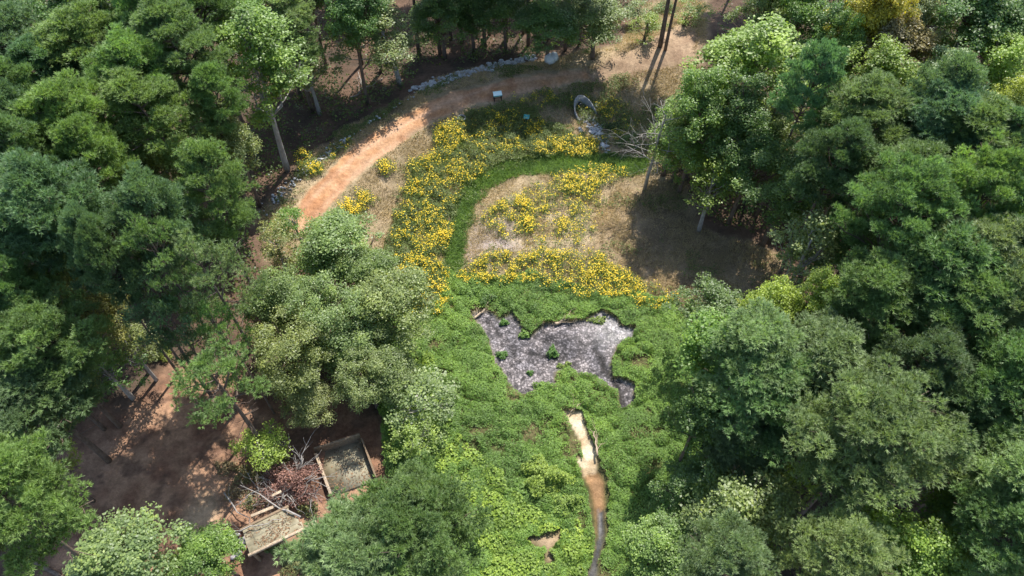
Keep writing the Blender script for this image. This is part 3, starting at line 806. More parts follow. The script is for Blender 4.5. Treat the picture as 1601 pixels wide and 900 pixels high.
 ('P', 1205, 640, 66, 'pm', 'greener pine below the pale feathery pair at basin rim', 16, GR),
 ('B', 1340, 570, 54, 'bd', 'dark leafy tree in gap right of the feathery pines', 12, GR),
 ('P', 1432, 585, 50, 'pd', 'dark pine above the large isolated bright pine', 18, GR),
 # --- right woods, lower part
 ('P', 1358, 690, 92, 'pl', 'large isolated bright pine in the lower right woods', 19, GR),
 ('P', 1165, 690, 52, 'pd', 'dark shaded pine at the basin rim left of bright pine', 12, GR),
 ('B', 1100, 640, 40, 'bd', 'dark round tree casting shade on the basin', 14, GR),
 ('B', 1180, 812, 76, 'bo', 'large olive-yellow broadleaf tree at bottom right of the stream', 12, GR),
 ('B', 1400, 858, 62, 'bb', 'bright green broadleaf tree at bottom edge below large bright pine', 13, GR),
 ('P', 1130, 890, 54, 'pl', 'pale pine at bottom edge below the olive-yellow tree', 17, GR),
 ('P', 1292, 878, 52, 'pl', 'pale pine at bottom edge left of the bright broadleaf tree', 17, GR),
 ('B', 1508, 735, 56, 'bm', 'green leafy tree right of the large isolated bright pine', 12, GR),
 ('P', 1586, 722, 58, 'pl', 'pale soft pine at the right edge in lower third', 17, GR),
 ('B', 1512, 828, 60, 'bd', 'dark tree in the shaded lower right woods', 11, GR),
 ('P', 1588, 858, 52, 'pm', 'pine in the lower right corner', 16, GR),
 ('L', 1248, 748, 34, 'bb', 'small bright tree between olive-yellow tree and large bright pine', 9, GR),
 ('P', 1480, 632, 50, 'pd', 'dark pine in the gap above the green leafy tree at right', 16, GR),
 ('P', 1570, 616, 56, 'pm', 'green pine at the right edge above the pale soft pine', 18, GR),
 ('B', 1024, 850, 48, 'bm', 'dense green leafy tree right beside the stream at bottom', 7, GR),
 ('B', 1085, 760, 44, 'bd', 'shaded tree between stream side tree and the basin shade', 8, GR),
 ('B', 1500, 895, 46, 'bm', 'green tree cut by bottom edge near lower right corner', 11, GR),
 ('U', 1078, 262, 30, 'bm', 'low green bush at the right foot of bare dead tree', 3, GR),
 ('U', 1040, 252, 24, 'bo', 'low olive bush between bare dead tree and dark leafy tree', 2.6, GR),
 ('B', 1098, 232, 42, 'bm', 'leafy tree between bare dead tree and bright young tree', 9, GR),
 ('B', 1062, 300, 3.6, 'bm', 'leafy tree throwing the broad shade over the dry grass island', 16, GR, True),
 ('B', 1118, 308, 3.5, 'bd', 'dark tree standing at the upper edge of the shaded brown ground', 15, GR, True),
 ('U', 1000, 18, 26, 'pa', 'pale bush at the top edge left of leaning pine trunks', 3, GT),
 ('U', 1072, 22, 26, 'bb', 'light bush at the top edge right of leaning pine trunks', 3, GT),
 ('B', 1084, 655, 4.4, 'bm', 'full green tree at the right rim of basin, shading the weeds', 16, GR, True),
 ('B', 1104, 560, 3.6, 'bd', 'smaller dark tree at the upper right rim of the basin', 10, GR, True),
 ('B', 1098, 740, 3.6, 'bd', 'dark tree at the lower right rim of the basin', 13, GR, True),
 ('B', 1050, 284, 3.0, 'bm', 'leafy tree close behind the trunk of the bare dead tree', 11.5, GR, True),
 ('U', 1300, 452, 13, 'bd', 'small shrub with pinkish red leaves beside pale slender tree', 2.5, GR),
]
for t in TREES:
    e = place_tree(t[0], t[1], t[2], t[3], t[4], t[5], t[6], t[7], base=len(t) > 8)
    if 'pinkish' in t[5]:
        for c in e.children:
            if c.name.startswith('crown'): c.color = (.32, .10, .09, 1)

# trees wholly beyond the upper edge: only their shade is seen
for (u, v, kd) in [(520, -30, 'B'), (600, -25, 'P'), (680, -20, 'B'), (760, -35, 'P'), (840, -30, 'B'), (900, -22, 'P'), (1150, -30, 'P'), (1230, -40, 'B'), (1340, -30, 'P'), (1450, -40, 'P'), (1560, -30, 'P'), (430, -40, 'P'), (320, -40, 'P')]:
    place_tree(kd, u, v, 3.6, 'pd' if kd == 'P' else 'bd', 'dark tree standing past the upper edge of the woods, casting shade', None, 'trees past the upper edge', base=True)

# ------------------------------------------------------------------ bare dead tree and other dead wood
def grow(tb, p, d, ln, r0, depth, r_, up=.15):
    n = 5
    pts = [np.array(p)]
    dd_ = np.array(d, float)
    for i in range(n - 1):
        dd_ = dd_ + r_.normal(size=3) * .14 + UP * up * .1
        dd_ /= np.linalg.norm(dd_)
        pts.append(pts[-1] + dd_ * ln / (n - 1))
    tb.tube(pts, np.linspace(r0, r0 * .45, n), 5 if depth > 1 else 4)
    if depth > 0:
        for j in range(4 if depth > 1 else 3):
            k = 1 + int(r_.random() * (n - 1))
            q = pts[min(k, n - 1)]
            a = unit(1, r_)[0]
            nd = dd_ * .75 + (a - dd_ * (a @ dd_)) * .85
            grow(tb, q, nd / np.linalg.norm(nd), ln * (.5 + .25 * r_.random()), r0 * .5, depth - 1, r_, up)

x, y, z = at(1007, 297)
dead = link('dead_tree', None, loc=(x, y, z), scale=(1.0, 1.0, .85))
tag(dead, 'bare grey dead tree without leaves beside the dark leafy tree', 'dead tree')
r_ = np.random.default_rng(5)
tb = MB()
ax = np.array([(0.0, 0, -.3), (.1, .05, 3), (.3, .0, 6), (.35, .1, 9), (.6, .1, 11.5), (.7, .2, 13)])
tb.tube(ax, [.2, .17, .14, .11, .07, .03], 7)
link('trunk', tb.mesh('dead_trunk', M_GREYBARK, True), dead)
for i in range(15):
    zz = 4.5 + 8 * i / 15
    k = np.array([np.interp(zz, ax[:, 2], ax[:, 0]), np.interp(zz, ax[:, 2], ax[:, 1]), zz])
    az = i * 2.4
    bb = MB()
    grow(bb, k, (math.cos(az), math.sin(az), .35), 3.2 * (1.1 - .45 * i / 15) * (.8 + .4 * r_.random()), .055, 2, r_)
    link('limb', bb.mesh('dead_limb', M_GREYBARK, True), dead)

# dead red-brown crown lying over the platform
x, y, z = at(450, 752, 1.6)
gz = float(hgt(x, y))
rb = link('dead_leaf_tree', None, loc=(x, y, gz), scale=(1.4, 1.35, 1.25))
tag(rb, 'fallen tree crown with dead red-brown leaves between pen and platform', 'dead tree')
tb = MB()
for i in range(16):
    az = random.uniform(0, 6.28)
    grow(tb, (0.2 * math.cos(az), .2 * math.sin(az), .3), (math.cos(az), math.sin(az), random.uniform(.3, 1.1)), random.uniform(1.2, 2.1), .05, 2, r_, .1)
link('branches', tb.mesh('dead_branches', M_GREYBARK, True), rb)
n = 5600
dr = unit(n, r_); dr[:, 2] = np.abs(dr[:, 2])
lob = .75 + .35 * np.sin(dr[:, 0] * 4 + 1) * np.cos(dr[:, 1] * 5)
pos = dr * np.array([2.3, 1.9, 1.9]) * (lob * (.55 + .45 * r_.random(n)))[:, None] + np.array([0, 0, .5])
v, q = leaves(pos, dr * .4 + UP * .3 + r_.normal(size=(n, 3)) * .8, .13 * (.6 + .8 * r_.random(n)), r_, .5)
o = link('leaves', mesh_np('dead_leaves', v, quads=q, tint=np.repeat(r_.random(n), 4), mats=(M_DEADLEAF,)), rb)
o.color = (.25, .14, .115, 1)

def log(name, pa, pb, r0, r1, label, cat, mat=M_GREYBARK, lift=.08, twigs=0, seed=1, bend=.05, la=None, lb=None):
    a = np.array(at(*pa, la if la is not None else lift)); b = np.array(at(*pb, lb if lb is not None else lift))
    q = np.random.default_rng(seed)
    tb = MB(); c = (a + b) / 2
    pts = bent(a - c, b - c, q, 7, bend)
    tb.tube(pts, np.linspace(r0, r1, 7), 8)
    for i in range(twigs):
        p = pts[1 + i % 5]; d = (b - a) / np.linalg.norm(b - a) * .6 + unit(1, q)[0] * .8; d[2] = abs(d[2]) * .5
        grow(tb, p, d / np.linalg.norm(d), .5 + q.random() * 1.1, r1 * .7, 1, q)
    o = link(name, tb.mesh(name, mat, True), loc=tuple(c))
    tag(o, label, cat)
    return o
log('fallen_log', (52, 880), (105, 905), .17, .13, 'dark fallen log on the clearing at the bottom left corner', 'log', M_BARK, .14)
log('fallen_branch', (350, 770), (400, 830), .06, .02, 'thin grey fallen branch curving down left of mossy platform', 'branch', twigs=5, seed=3, lift=.7)
log('fallen_branch', (470, 808), (375, 758), .08, .02, 'long grey fallen branch lying across the mossy platform top', 'branch', twigs=6, seed=4, la=3.0, lb=1.8)
log('fallen_branch', (365, 830), (440, 812), .05, .02, 'short grey branch resting on the left end of mossy platform', 'branch', twigs=4, seed=5, la=2.7, lb=2.85)
log('fallen_branch', (548, 152), (598, 122), .09, .04, 'pale fallen branch in the dark woods left of stone ditch', 'branch', twigs=7, seed=6, lift=.25)
log('fallen_branch', (568, 138), (560, 112), .07, .03, 'pale stick crossing the fallen branch left of stone ditch', 'branch', twigs=4, seed=7, lift=.4)
log('driftwood', (868, 506), (890, 497), .16, .06, 'pale driftwood log at the upper rim of mud flat', 'driftwood', M_PALETIMBER, .12, 3, 8)
log('driftwood', (826, 508), (850, 507), .12, .05, 'smaller tan driftwood piece left of driftwood log on mud rim', 'driftwood', M_PALETIMBER, .08, 2, 9)
log('driftwood', (740, 498), (760, 482), .13, .05, 'heap of tan driftwood at the upper left tip of mud flat', 'driftwood', M_PALETIMBER, .12, 6, 10)
log('driftwood', (934, 712), (929, 674), .09, .05, 'pale forked stick standing in weeds right of white sand wash', 'driftwood', M_PALETIMBER, .55, 3, 12)
log('driftwood', (892, 644), (911, 628), .05, .02, 'thin dry stick above the head of the white sand wash', 'driftwood', M_PALETIMBER, .3, 2, 11)

# ------------------------------------------------------------------ low plants: weeds, flowers, straw, undergrowth
def sample(poly, dens, r_, margin=.0, excl=(), amp=.5, s=2., seed=1):
    xs = [p[0] for p in poly]; ys = [p[1] for p in poly]
    n = int((max(xs) - min(xs)) * (max(ys) - min(ys)) * dens)
    px = r_.uniform(min(xs), max(xs), n); py = r_.uniform(min(ys), max(ys), n)
    ok = sdist(px, py, poly) + wob(px, py, s, amp, seed) > margin
    px, py = px[ok], py[ok]
    for e, m in excl:
        k = sdist(px, py, e) + wob(px, py, .9, .28, 17) < m
        px, py = px[k], py[k]
    return px, py

def mound(px, py, hmax, s, seed):
    """rounded tufts packed side by side, each with its own height"""
    px, py = np.asarray(px, float), np.asarray(py, float)
    best = np.zeros(px.shape)
    for lev, (sc, am) in enumerate(((s, 1.0), (s * .55, .6))):
        cx, cy = np.floor(px / sc).astype(np.int64), np.floor(py / sc).astype(np.int64)
        for ox in (-1, 0, 1):
            for oy in (-1, 0, 1):
                ix, iy = cx + ox, cy + oy
                def hs(k):
                    n = (ix * 374761393 + iy * 668265263 + (seed + 31 * lev + k) * 1442695041) & 0x7fffffff
                    n = ((n ^ (n >> 13)) * 1274126177) & 0x7fffffff
                    n = ((n ^ (n >> 15)) * 1103515245) & 0x7fffffff
                    return ((n ^ (n >> 16)) & 0xffff) / 65535.0
                x0, y0 = (ix + hs(1)) * sc, (iy + hs(2)) * sc
                rr = sc * (.5 + .55 * hs(3))
                d2 = ((px - x0) ** 2 + (py - y0) ** 2) / rr ** 2
                best = np.maximum(best, am * (.3 + .7 * hs(4)) * np.sqrt(np.clip(1 - d2, 0, 1)))
    return hmax * (.06 + .94 * best)

def cover(px, py, hfun, size, r_, spread=.35, drop=.55):
    hh = hfun(px, py); e = .12
    gxn = (hfun(px + e, py) - hfun(px - e, py)) / (2 * e); gyn = (hfun(px, py + e) - hfun(px, py - e)) / (2 * e)
    nrm = np.stack([-gxn, -gyn, np.ones_like(px)], 1)
    nrm /= np.linalg.norm(nrm, axis=1, keepdims=True)
    z = hgt(px, py) + hh * (1 - drop * r_.random(len(px)) ** 2)
    P = np.stack([px, py, z], 1)
    return P, nrm + r_.normal(size=(len(px), 3)) * spread

r_ = np.random.default_rng(77)
# basin weeds
parts = []
px, py = sample(GREEN, 480, r_, -.3, ((MUD, -.15), (SAND, -.15), (BROWN, -.35), (RILL, -.12), (EARTH2, .0)), .6, 2, 14)
keep = r_.random(len(px)) < sstep(.22, .42, fbm(px, py, 1.7, 41)) * .95 + .05
px, py = px[keep], py[keep]
P, Nn = cover(px, py, lambda a, b: mound(a, b, .85, 1.15, 21), .2, r_, .38, .6)
sz = .17 * (.5 + 1.0 * r_.random(len(px)))
v, q = leaves(P, Nn, sz, r_, .34)
ti = np.clip(-.15 + .8 * fbm(px, py, 5.5, 43) + .45 * fbm(px, py, 1.1, 44) + .16 * r_.normal(size=len(px)), 0, 1)
o = link('weed_cover', mesh_np('weed_cover', v, quads=q, tint=np.repeat(ti, 4), mats=(M_WEED,)))
o.color = (.148, .268, .052, 1)
tag(o, 'dense low green weeds covering the basin around the mud flat', 'weeds', kind='stuff')

# bright yellow-green vines in the lower part of the basin
VINE = wp([(612, 520), (650, 500), (680, 560), (690, 640), (730, 690), (790, 740), (830, 790), (900, 820), (925, 860), (915, 930), (770, 930), (740, 860), (690, 790), (640, 720), (620, 620)])
px, py = sample(VINE, 110, r_, 0, ((EARTH2, .0), (RILL, -.2), (BROWN, -.2)), 1.2, 3, 91)
P, Nn = cover(px, py, lambda a, b: mound(a, b, 1.05, 1.7, 61), .2, r_)
v, q = leaves(P, Nn, .2 * (.6 + .8 * r_.random(len(px))), r_, .7)
o = link('vine_cover', mesh_np('vine_cover', v, quads=q, tint=np.repeat(np.clip(fbm(px, py, 2.5, 95) + .15 * r_.normal(size=len(px)), 0, 1), 4), mats=(M_WEED,)))
o.color = (.20, .31, .05, 1)
tag(o, 'bright yellow-green creepers over the lower left part of the basin', 'creepers', kind='stuff')

# ditch grass
px, py = sample(DITCH, 330, r_, -.15, (), .75, 1.6, 16)
k = r_.random(len(px)) < .25 + .75 * sstep(.3, .5, fbm(px, py, 1.4, 46))
px, py = px[k], py[k]
P = np.stack([px, py, hgt(px, py)], 1)
D = np.stack([r_.normal(size=len(px)) * 1.0, r_.normal(size=len(px)) * 1.0, .8 * np.ones(len(px))], 1)
v, t = needles(P, D, .55 * (.5 + .8 * r_.random(len(px))), .035 * np.ones(len(px)), r_)
o = link('ditch_grass', mesh_np('ditch_grass', v, tris=t, tint=np.repeat(np.clip(-.1 + fbm(px, py, 1.5, 47) + .25 * r_.normal(size=len(px)), 0, 1), 3), mats=(M_WEED,)))
o.color = (.14, .25, .055, 1)
tag(o, 'bright green grass following the curved ditch below the path', 'grass', kind='stuff')

# weeds on the bank, on the verge and among the straw
pv = []; tv = []
def weedpatch(poly, dens, hmax, thr, seed, size=.17, excl=()):
    px, py = sample(poly, dens, r_, 0, excl, .8, 2, seed)
    k = r_.random(len(px)) < sstep(thr, thr + .18, fbm(px, py, 2.2, seed + 5))
    px, py = px[k], py[k]
    P, Nn = cover(px, py, lambda a, b: mound(a, b, hmax, 1.2, seed), .2, r_, .45)
    v, q = leaves(P, Nn, size * (.6 + .8 * r_.random(len(px))), r_, .5)
    pv.append(v); tv.append(np.repeat(np.clip(.5 + .25 * r_.normal(size=len(px)), 0, 1), 4))
weedpatch(BANK, 260, 1.0, .30, 111)
weedpatch(VERGE, 150, .5, .42, 121)
weedpatch(SHADE, 150, .8, .42, 131)
weedpatch(OPEN, 60, .6, .54, 141, excl=((PATH, -.3), (GREEN, 0), (PALE, 0), (BANK, 0)))
v = np.vstack(pv)
o = link('bank_weeds', mesh_np('bank_weeds', v, quads=np.arange(len(v)).reshape(-1, 4), tint=np.concatenate(tv), mats=(M_WEED,)))
o.color = (.115, .165, .045, 1)
tag(o, 'olive green weeds on the banks along the dirt path', 'weeds', kind='stuff')

# dry straw-coloured grass
px, py = sample(OPEN, 150, r_, 0, ((PATH, -.25), (DITCH, 0), (MUD, -.2), (PALE, .6)), 1.2, 3, 11)
k = r_.random(len(px)) < .15 + .85 * sstep(.32, .58, fbm(px, py, 1.9, 151))
px, py = px[k], py[k]
P = np.stack([px, py, hgt(px, py) - .02], 1)
D = np.stack([r_.normal(size=len(px)) * .8 - .2, r_.normal(size=len(px)) * .8 - .2, .8 * np.ones(len(px))], 1)
v, t = needles(P, D, .42 * (.5 + .9 * r_.random(len(px))), .022 * np.ones(len(px)), r_)
o = link('dry_grass', mesh_np('dry_grass', v, tris=t, tint=np.repeat(np.clip(fbm(px, py, 3, 152) + .2 * r_.normal(size=len(px)), 0, 1), 3), mats=(M_STRAW,)))
o.color = (.44, .35, .20, 1)
tag(o, 'dry straw coloured grass on the open ground below the path', 'grass', kind='stuff')

# yellow wildflowers in drifts
DRIFTS = [
 ([(700, 440), (745, 412), (800, 402), (850, 393), (935, 405), (990, 438), (1010, 468), (930, 468), (860, 446), (790, 446)], 1.0, .40),
 ([(618, 425), (650, 405), (692, 412), (703, 465), (690, 485), (655, 503), (645, 470)], 1.0, .42),
 ([(628, 330), (660, 318), (690, 330), (700, 385), (680, 395), (640, 385)], .8, .46),
 ([(682, 200), (722, 192), (733, 222), (705, 240), (680, 228)], 1.1, .36),
 ([(735, 178), (800, 172), (850, 200), (845, 240), (760, 245), (738, 220)], .5, .47),
 ([(830, 232), (880, 218), (942, 224), (940, 242), (850, 248)], 1.2, .34),
 ([(862, 272), (920, 262), (950, 268), (945, 290), (885, 308), (868, 300)], .8, .43),
 ([(640, 262), (700, 240), (765, 252), (760, 275), (700, 300), (650, 310), (625, 300)], .7, .47),
 ([(770, 318), (850, 290), (935, 275), (940, 330), (920, 385), (800, 390), (755, 345)], .5, .48),
 ([(940, 268), (985, 262), (980, 280), (945, 290)], .5, .45),
 ([(468, 262), (500, 240), (545, 212), (550, 222), (510, 262), (490, 280)], .35, .5),
 ([(950, 430), (1020, 440), (1060, 470), (1030, 490), (980, 470)], .45, .45),
 ([(612, 400), (625, 320), (650, 268), (690, 230), (735, 270), (712, 330), (700, 400), (695, 450), (650, 470)], .3, .50),
 ([(870, 150), (980, 160), (1000, 200), (960, 225), (940, 180)], .3, .52),
 ([(800, 150), (860, 145), (880, 165), (810, 172)], .4, .5),
]
FP, FT, SV, ST = [], [], [], []
fb = 0
def bloom(px, py, hh, per=5):
    """flower heads on top of leafy stems"""
    n = len(px)
    X_ = np.repeat(px, per) + r_.normal(size=n * per) * .16; Y_ = np.repeat(py, per) + r_.normal(size=n * per) * .16
    Z_ = hgt(X_, Y_) + np.repeat(hh, per) + r_.normal(size=n * per) * .07
    m = len(X_)
    v, q = leaves(np.stack([X_, Y_, Z_], 1), np.tile(UP, (m, 1)) + r_.normal(size=(m, 3)) * .3, .098 * (.5 + 1.0 * r_.random(m)), r_, .95)
    k = 30
    X2 = np.repeat(px, k) + r_.normal(size=n * k) * .24; Y2 = np.repeat(py, k) + r_.normal(size=n * k) * .24
    Z2 = hgt(X2, Y2) + np.repeat(hh, k) * (.15 + .8 * r_.random(n * k) ** .7)
    v2, q2 = leaves(np.stack([X2, Y2, Z2], 1), np.tile(UP * .7, (n * k, 1)) + r_.normal(size=(n * k, 3)) * .6, .15 * (.6 + .7 * r_.random(n * k)), r_, .4)
    return v, v2
for i, (pl, dn, th) in enumerate(DRIFTS):
    px, py = sample(wp(pl), 20 * dn + 5, r_, -.1, ((MUD, -.2), (PATH, -.1)), .9, 2, 160 + i)
    k = r_.random(len(px)) < (.16 if dn > .6 else .10) + .72 * sstep(th - .02, th + .18, fbm(px, py, 1.1, 180 + i)) * sstep(.15, .5, fbm(px, py, 2.6, 380 + i))
    px, py = px[k], py[k]
    if not len(px): continue
    a, b = bloom(px, py, .5 + .5 * r_.random(len(px)), 5)
    FP.append(a); SV.append(b)
a, b = np.vstack(FP), np.vstack(SV)
o = link('wildflowers', mesh_np('wildflowers', a, quads=np.arange(len(a)).reshape(-1, 4), tint=np.repeat(r_.random(len(a) // 4), 4), mats=(M_FLOWER,)))
o.color = (.82, .58, .025, 1)
tag(o, 'drifts of bright yellow wildflowers on the banks and round the basin', 'wildflowers', kind='stuff')
o = link('flower_stems', mesh_np('flower_stems', b, quads=np.arange(len(b)).reshape(-1, 4), tint=np.repeat(r_.random(len(b) // 4), 4), mats=(M_WEED,)))
o.color = (.12, .20, .042, 1)
tag(o, 'leafy green stems under the yellow wildflower drifts', 'wildflower stems', kind='stuff')

CLUMPS = [
 (547, 330, 1.5, 'large yellow flower clump on dry grass beside lower dirt path'),
 (572, 316, 1.1, 'yellow flower clump right behind the large one by lower path'),
 (882, 356, .9, 'yellow flower clump right of centre on the dry grass island'),
 (826, 352, .9, 'yellow flower clump in the middle of the dry grass island'),
 (818, 324, 1.0, 'pale yellow flower clump at the top of dry grass island'),
 (604, 266, 1.1, 'yellow flower clump between dirt path and weedy bank'),
 (1000, 476, .6, 'lone yellow flower clump in shade right of the mud flat'),
 (474, 246, .8, 'yellow flower clump on the upper verge near bare trunk'),
 (494, 268, .9, 'yellow flower clump touching the upper edge of lower path'),
 (697, 372, .9, 'orange-yellow flower clump against the green ditch'),
]
for (u, v_, rad, lab) in CLUMPS:
    x, y, z = at(u, v_)
    n = int(30 * rad * rad)
    th = r_.random(n) * 6.28; rr = rad * r_.random(n) ** .6 * (.8 + .3 * np.sin(th * 3 + u))
    px, py = x + rr * np.cos(th), y + rr * np.sin(th)
    a, b = bloom(px, py, .55 + .4 * (1 - (rr / rad) ** 2) + .1 * r_.random(n), 7)
    e = link('flower_clump', None, loc=(x, y, z)); tag(e, lab, 'flowers', 'yellow flower clumps')
    c = np.array([x, y, z])
    o = link('blossoms', mesh_np('blossoms', a - c, quads=np.arange(len(a)).reshape(-1, 4), tint=np.repeat(r_.random(len(a) // 4), 4), mats=(M_FLOWER,)), e); o.color = (.82, .58, .025, 1)
    o = link('foliage', mesh_np('clump_foliage', b - c, quads=np.arange(len(b)).reshape(-1, 4), tint=np.repeat(r_.random(len(b) // 4), 4), mats=(M_WEED,)), e); o.color = (.12, .20, .042, 1)

# green clumps standing in the mud and bigger bushes in the basin
def bush(name, u, v_, rx, ry, h, n, col, label, cat, group=None, size=.15, blade=False):
    x, y, z = at(u, v_)
    dr = unit(n, r_); dr[:, 2] = np.abs(dr[:, 2])
    az = np.arctan2(dr[:, 1], dr[:, 0])
    lobm = .82 + .22 * np.sin(az * 3 + u) + .12 * np.sin(az * 7 + v_) + .12 * np.sin(dr[:, 2] * 9 + az * 2)
    pos = dr * np.array([rx, ry, h]) * (lobm * (.55 + .45 * r_.random(n) ** .6))[:, None]
    if blade:
        b0 = np.stack([pos[:, 0] * .45, pos[:, 1] * .45, pos[:, 2] * .35], 1)
        D = pos - b0 + UP * .25 + r_.normal(size=(n, 3)) * .15
        v, t = needles(b0, D, np.linalg.norm(pos - b0, axis=1) + .25, .045 * np.ones(n), r_, .2)
        me = mesh_np(name, v, tris=t, tint=np.repeat(r_.random(n), 3), mats=(M_WEED,))
    else:
        v, q = leaves(pos, dr * .45 + UP * .85 + r_.normal(size=(n, 3)) * .4, size * (.6 + .8 * r_.random(n)), r_, .6)
        me = mesh_np(name, v, quads=q, tint=np.repeat(np.clip(.45 + .2 * r_.normal(size=n), 0, 1), 4), mats=(M_WEED,))
    o = link(name, me, loc=(x, y, z - .05)); o.color = (*[min(.5, c_ * (2.0 if blade else 1.0)) for c_ in col], 1)
    tag(o, label, cat, group)
    return o
G1, G2, G3 = (.09, .20, .036), (.13, .24, .04), (.17, .25, .05)
GM = 'green clumps standing in the mud flat'
bush('weed_clump', 785, 555, .6, .5, .5, 420, G1, 'green weed clump at the left rim of the mud flat', 'weeds', GM)
bush('weed_clump', 864, 551, .55, .75, .65, 760, G1, 'tall green weed clump alone in the middle of mud', 'weeds', GM)
bush('weed_clump', 829, 583, .35, .32, .35, 220, G1, 'smallest green weed tuft in the lower mud flat', 'weeds', GM)
bush('weed_clump', 788, 504, .5, .38, .35, 420, G1, 'low green weed clump in the upper left mud', 'weeds', GM)
bush('weed_clump', 820, 522, .6, .6, .4, 460, G2, 'green weed tongue hanging into the mud from top', 'weeds', GM, .19)
bush('weed_clump', 876, 572, .45, .3, .25, 240, G3, 'pale yellowish weed patch below the tall mud clump', 'weeds', GM)
bush('weed_clump', 888, 568, .35, .25, .22, 160, G3, 'little yellowish weed tuft right of pale weed patch', 'weeds', GM)
bush('weed_clump', 848, 606, .9, .7, .6, 800, G2, 'bright green weed mound at the lower tip of mud', 'weeds', GM)
bush('weed_clump', 935, 500, 1.0, .5, .35, 420, G3, 'yellowish weed tuft on the upper right mud rim', 'weeds', GM)
bush('feathery_bush', 850, 750, 2.3, 1.9, 1.9, 5200, (.21, .31, .05), 'large feathery yellow-green bush in the lower basin', 'bush', size=.17)
bush('feathery_bush', 880, 790, 1.6, 1.2, 1.3, 2400, (.18, .28, .05), 'feathery bush below right of the large feathery one', 'bush', size=.17)
bush('feathery_bush', 808, 770, 1.3, 1.0, .9, 1500, G2, 'small feathery bush left of the large feathery one', 'bush', size=.17)
bush('leafy_bush', 735, 462, 1.7, 1.1, 1.2, 1700, G2, 'bright light green bush at upper left of the mud flat', 'bush')
bush('leafy_bush', 762, 468, 1.2, 1.0, .9, 1200, (.088, .17, .04), 'light green bush right beside the bright one near mud', 'bush')
bush('leafy_bush', 690, 640, 1.6, 1.4, 1.2, 1900, (.085, .16, .035), 'rounded green bush at the left rim of the basin', 'bush')
bush('leafy_bush', 645, 735, 1.6, 1.3, 1.4, 1900, (.06, .13, .025), 'dark green bush right of the timber pen', 'bush')
bush('leafy_bush', 985, 222, 1.3, 1.2, 1.1, 1500, (.11, .18, .05), 'pale green bush right of the stones below the pipe', 'bush')
bush('leafy_bush', 960, 200, 1.2, 1.0, .9, 1300, (.06, .10, .03), 'dark weedy bush beside the stones below the pipe', 'bush')
bush('leafy_bush', 255, 556, 1.0, .9, 1.3, 1100, (.17, .22, .03), 'yellow-green bush in the shade above the clearing', 'bush')
bush('leafy_bush', 660, 600, 1.6, 1.5, 1.0, 1700, (.10, .16, .045), 'pale green bush under the oak at the basin rim', 'bush')
bush('leafy_bush', 385, 745, 1.4, 1.0, .9, 1000, (.20, .19, .08), 'thin tan and green bush on the clearing left of dead crown', 'bush')
bush('leafy_bush', 460, 885, 1.6, 1.0, .9, 1200, (.15, .17, .06), 'pale weedy bush below the mossy platform', 'bush')
bush('leafy_bush', 1040, 15, 2.0, 1.6, 1.4, 1500, (.10, .17, .035), 'light green bush at the top edge above pale ground', 'bush')

bush('leafy_bush', 425, 858, .9, .6, .8, 420, (.14, .19, .05), 'sparse weedy bush growing in the dark under the platform front', 'bush')
bush('leafy_bush', 500, 870, 1.0, .8, .9, 700, (.13, .18, .05), 'pale green bush right of the mossy platform front', 'bush')
bush('leafy_bush', 432, 726, 1.3, 1.0, 1.2, 800, (.15, .19, .06), 'sparse green bush directly above the dead red-brown crown', 'bush')
bush('leafy_bush', 352, 732, 1.1, .8, .7, 480, (.20, .17, .09), 'low dry bush at the left of the yellow-green young tree', 'bush')
bush('leafy_bush', 398, 786, 1.2, .8, 1.0, 600, (.15, .17, .07), 'thin scrub bush pressed against the back of mossy platform', 'bush')
bush('leafy_bush', 482, 798, 1.0, .8, 1.0, 700, (.14, .17, .06), 'green scrub between dead red-brown crown and timber pen', 'bush')
bush('leafy_bush', 366, 772, .9, .8, .9, 500, (.19, .16, .09), 'dry tan bush at the upper left of mossy platform', 'bush')
# undergrowth beneath the woods
px = r_.uniform(-85, 88, 330000); py = r_.uniform(6, 104, 330000)
k = (sdist(px, py, OPEN) < -1.0) & (sdist(px, py, CLEAR) < -.5) & (sdist(px, py, GREEN) < 0)
k &= r_.random(len(px)) < sstep(.34, .54, fbm(px, py, 4.5, 301))
k &= np.abs(px) < .95 * (py + 12) + 8
px, py = px[k], py[k]
P, Nn = cover(px, py, lambda a, b: mound(a, b, 2.2, 2.2, 303), .2, r_, .5, .8)
v, q = leaves(P, Nn, .27 * (.6 + .8 * r_.random(len(px))), r_, .6)
o = link('undergrowth', mesh_np('undergrowth', v, quads=q, tint=np.repeat(r_.random(len(px)), 4), mats=(M_LEAF,)))
o.color = (.085, .14, .038, 1)
tag(o, 'dark leafy undergrowth on the floor of the woods', 'undergrowth', kind='stuff')

# ------------------------------------------------------------------ stones
def riprap(name, line, width, dens, label, smin=.12, smax=.3, seed=3, lift=.0):
    q = np.random.default_rng(seed)
    pts = np.array([at2(u, v) for u, v in line])
    seg = np.linalg.norm(np.diff(pts, axis=0), axis=1); cum = np.concatenate([[0], np.cumsum(seg)])
    n = int(cum[-1] * width * dens)
    mb = MB()
    for i in range(n):
        s = q.random() * cum[-1]
        x = np.interp(s, cum, pts[:, 0]) + q.normal() * width * .35; y = np.interp(s, cum, pts[:, 1]) + q.normal() * width * .35
        a = q.uniform(smin, smax)
        mb.lump((x, y, float(hgt(x, y)) + a * .25 + lift), (a, a * q.uniform(.6, 1), a * q.uniform(.5, .8)), int(q.integers(1e9)), .22, 6, 4)
    o = link(name, mb.mesh(name, M_STONE)); tag(o, label, 'stones', kind='stuff')
riprap('riprap_stones', [(650, 140), (700, 124), (760, 106), (800, 97), (838, 90)], 1.3, 17, 'strip of grey white stones lining the ditch behind the path', seed=3)
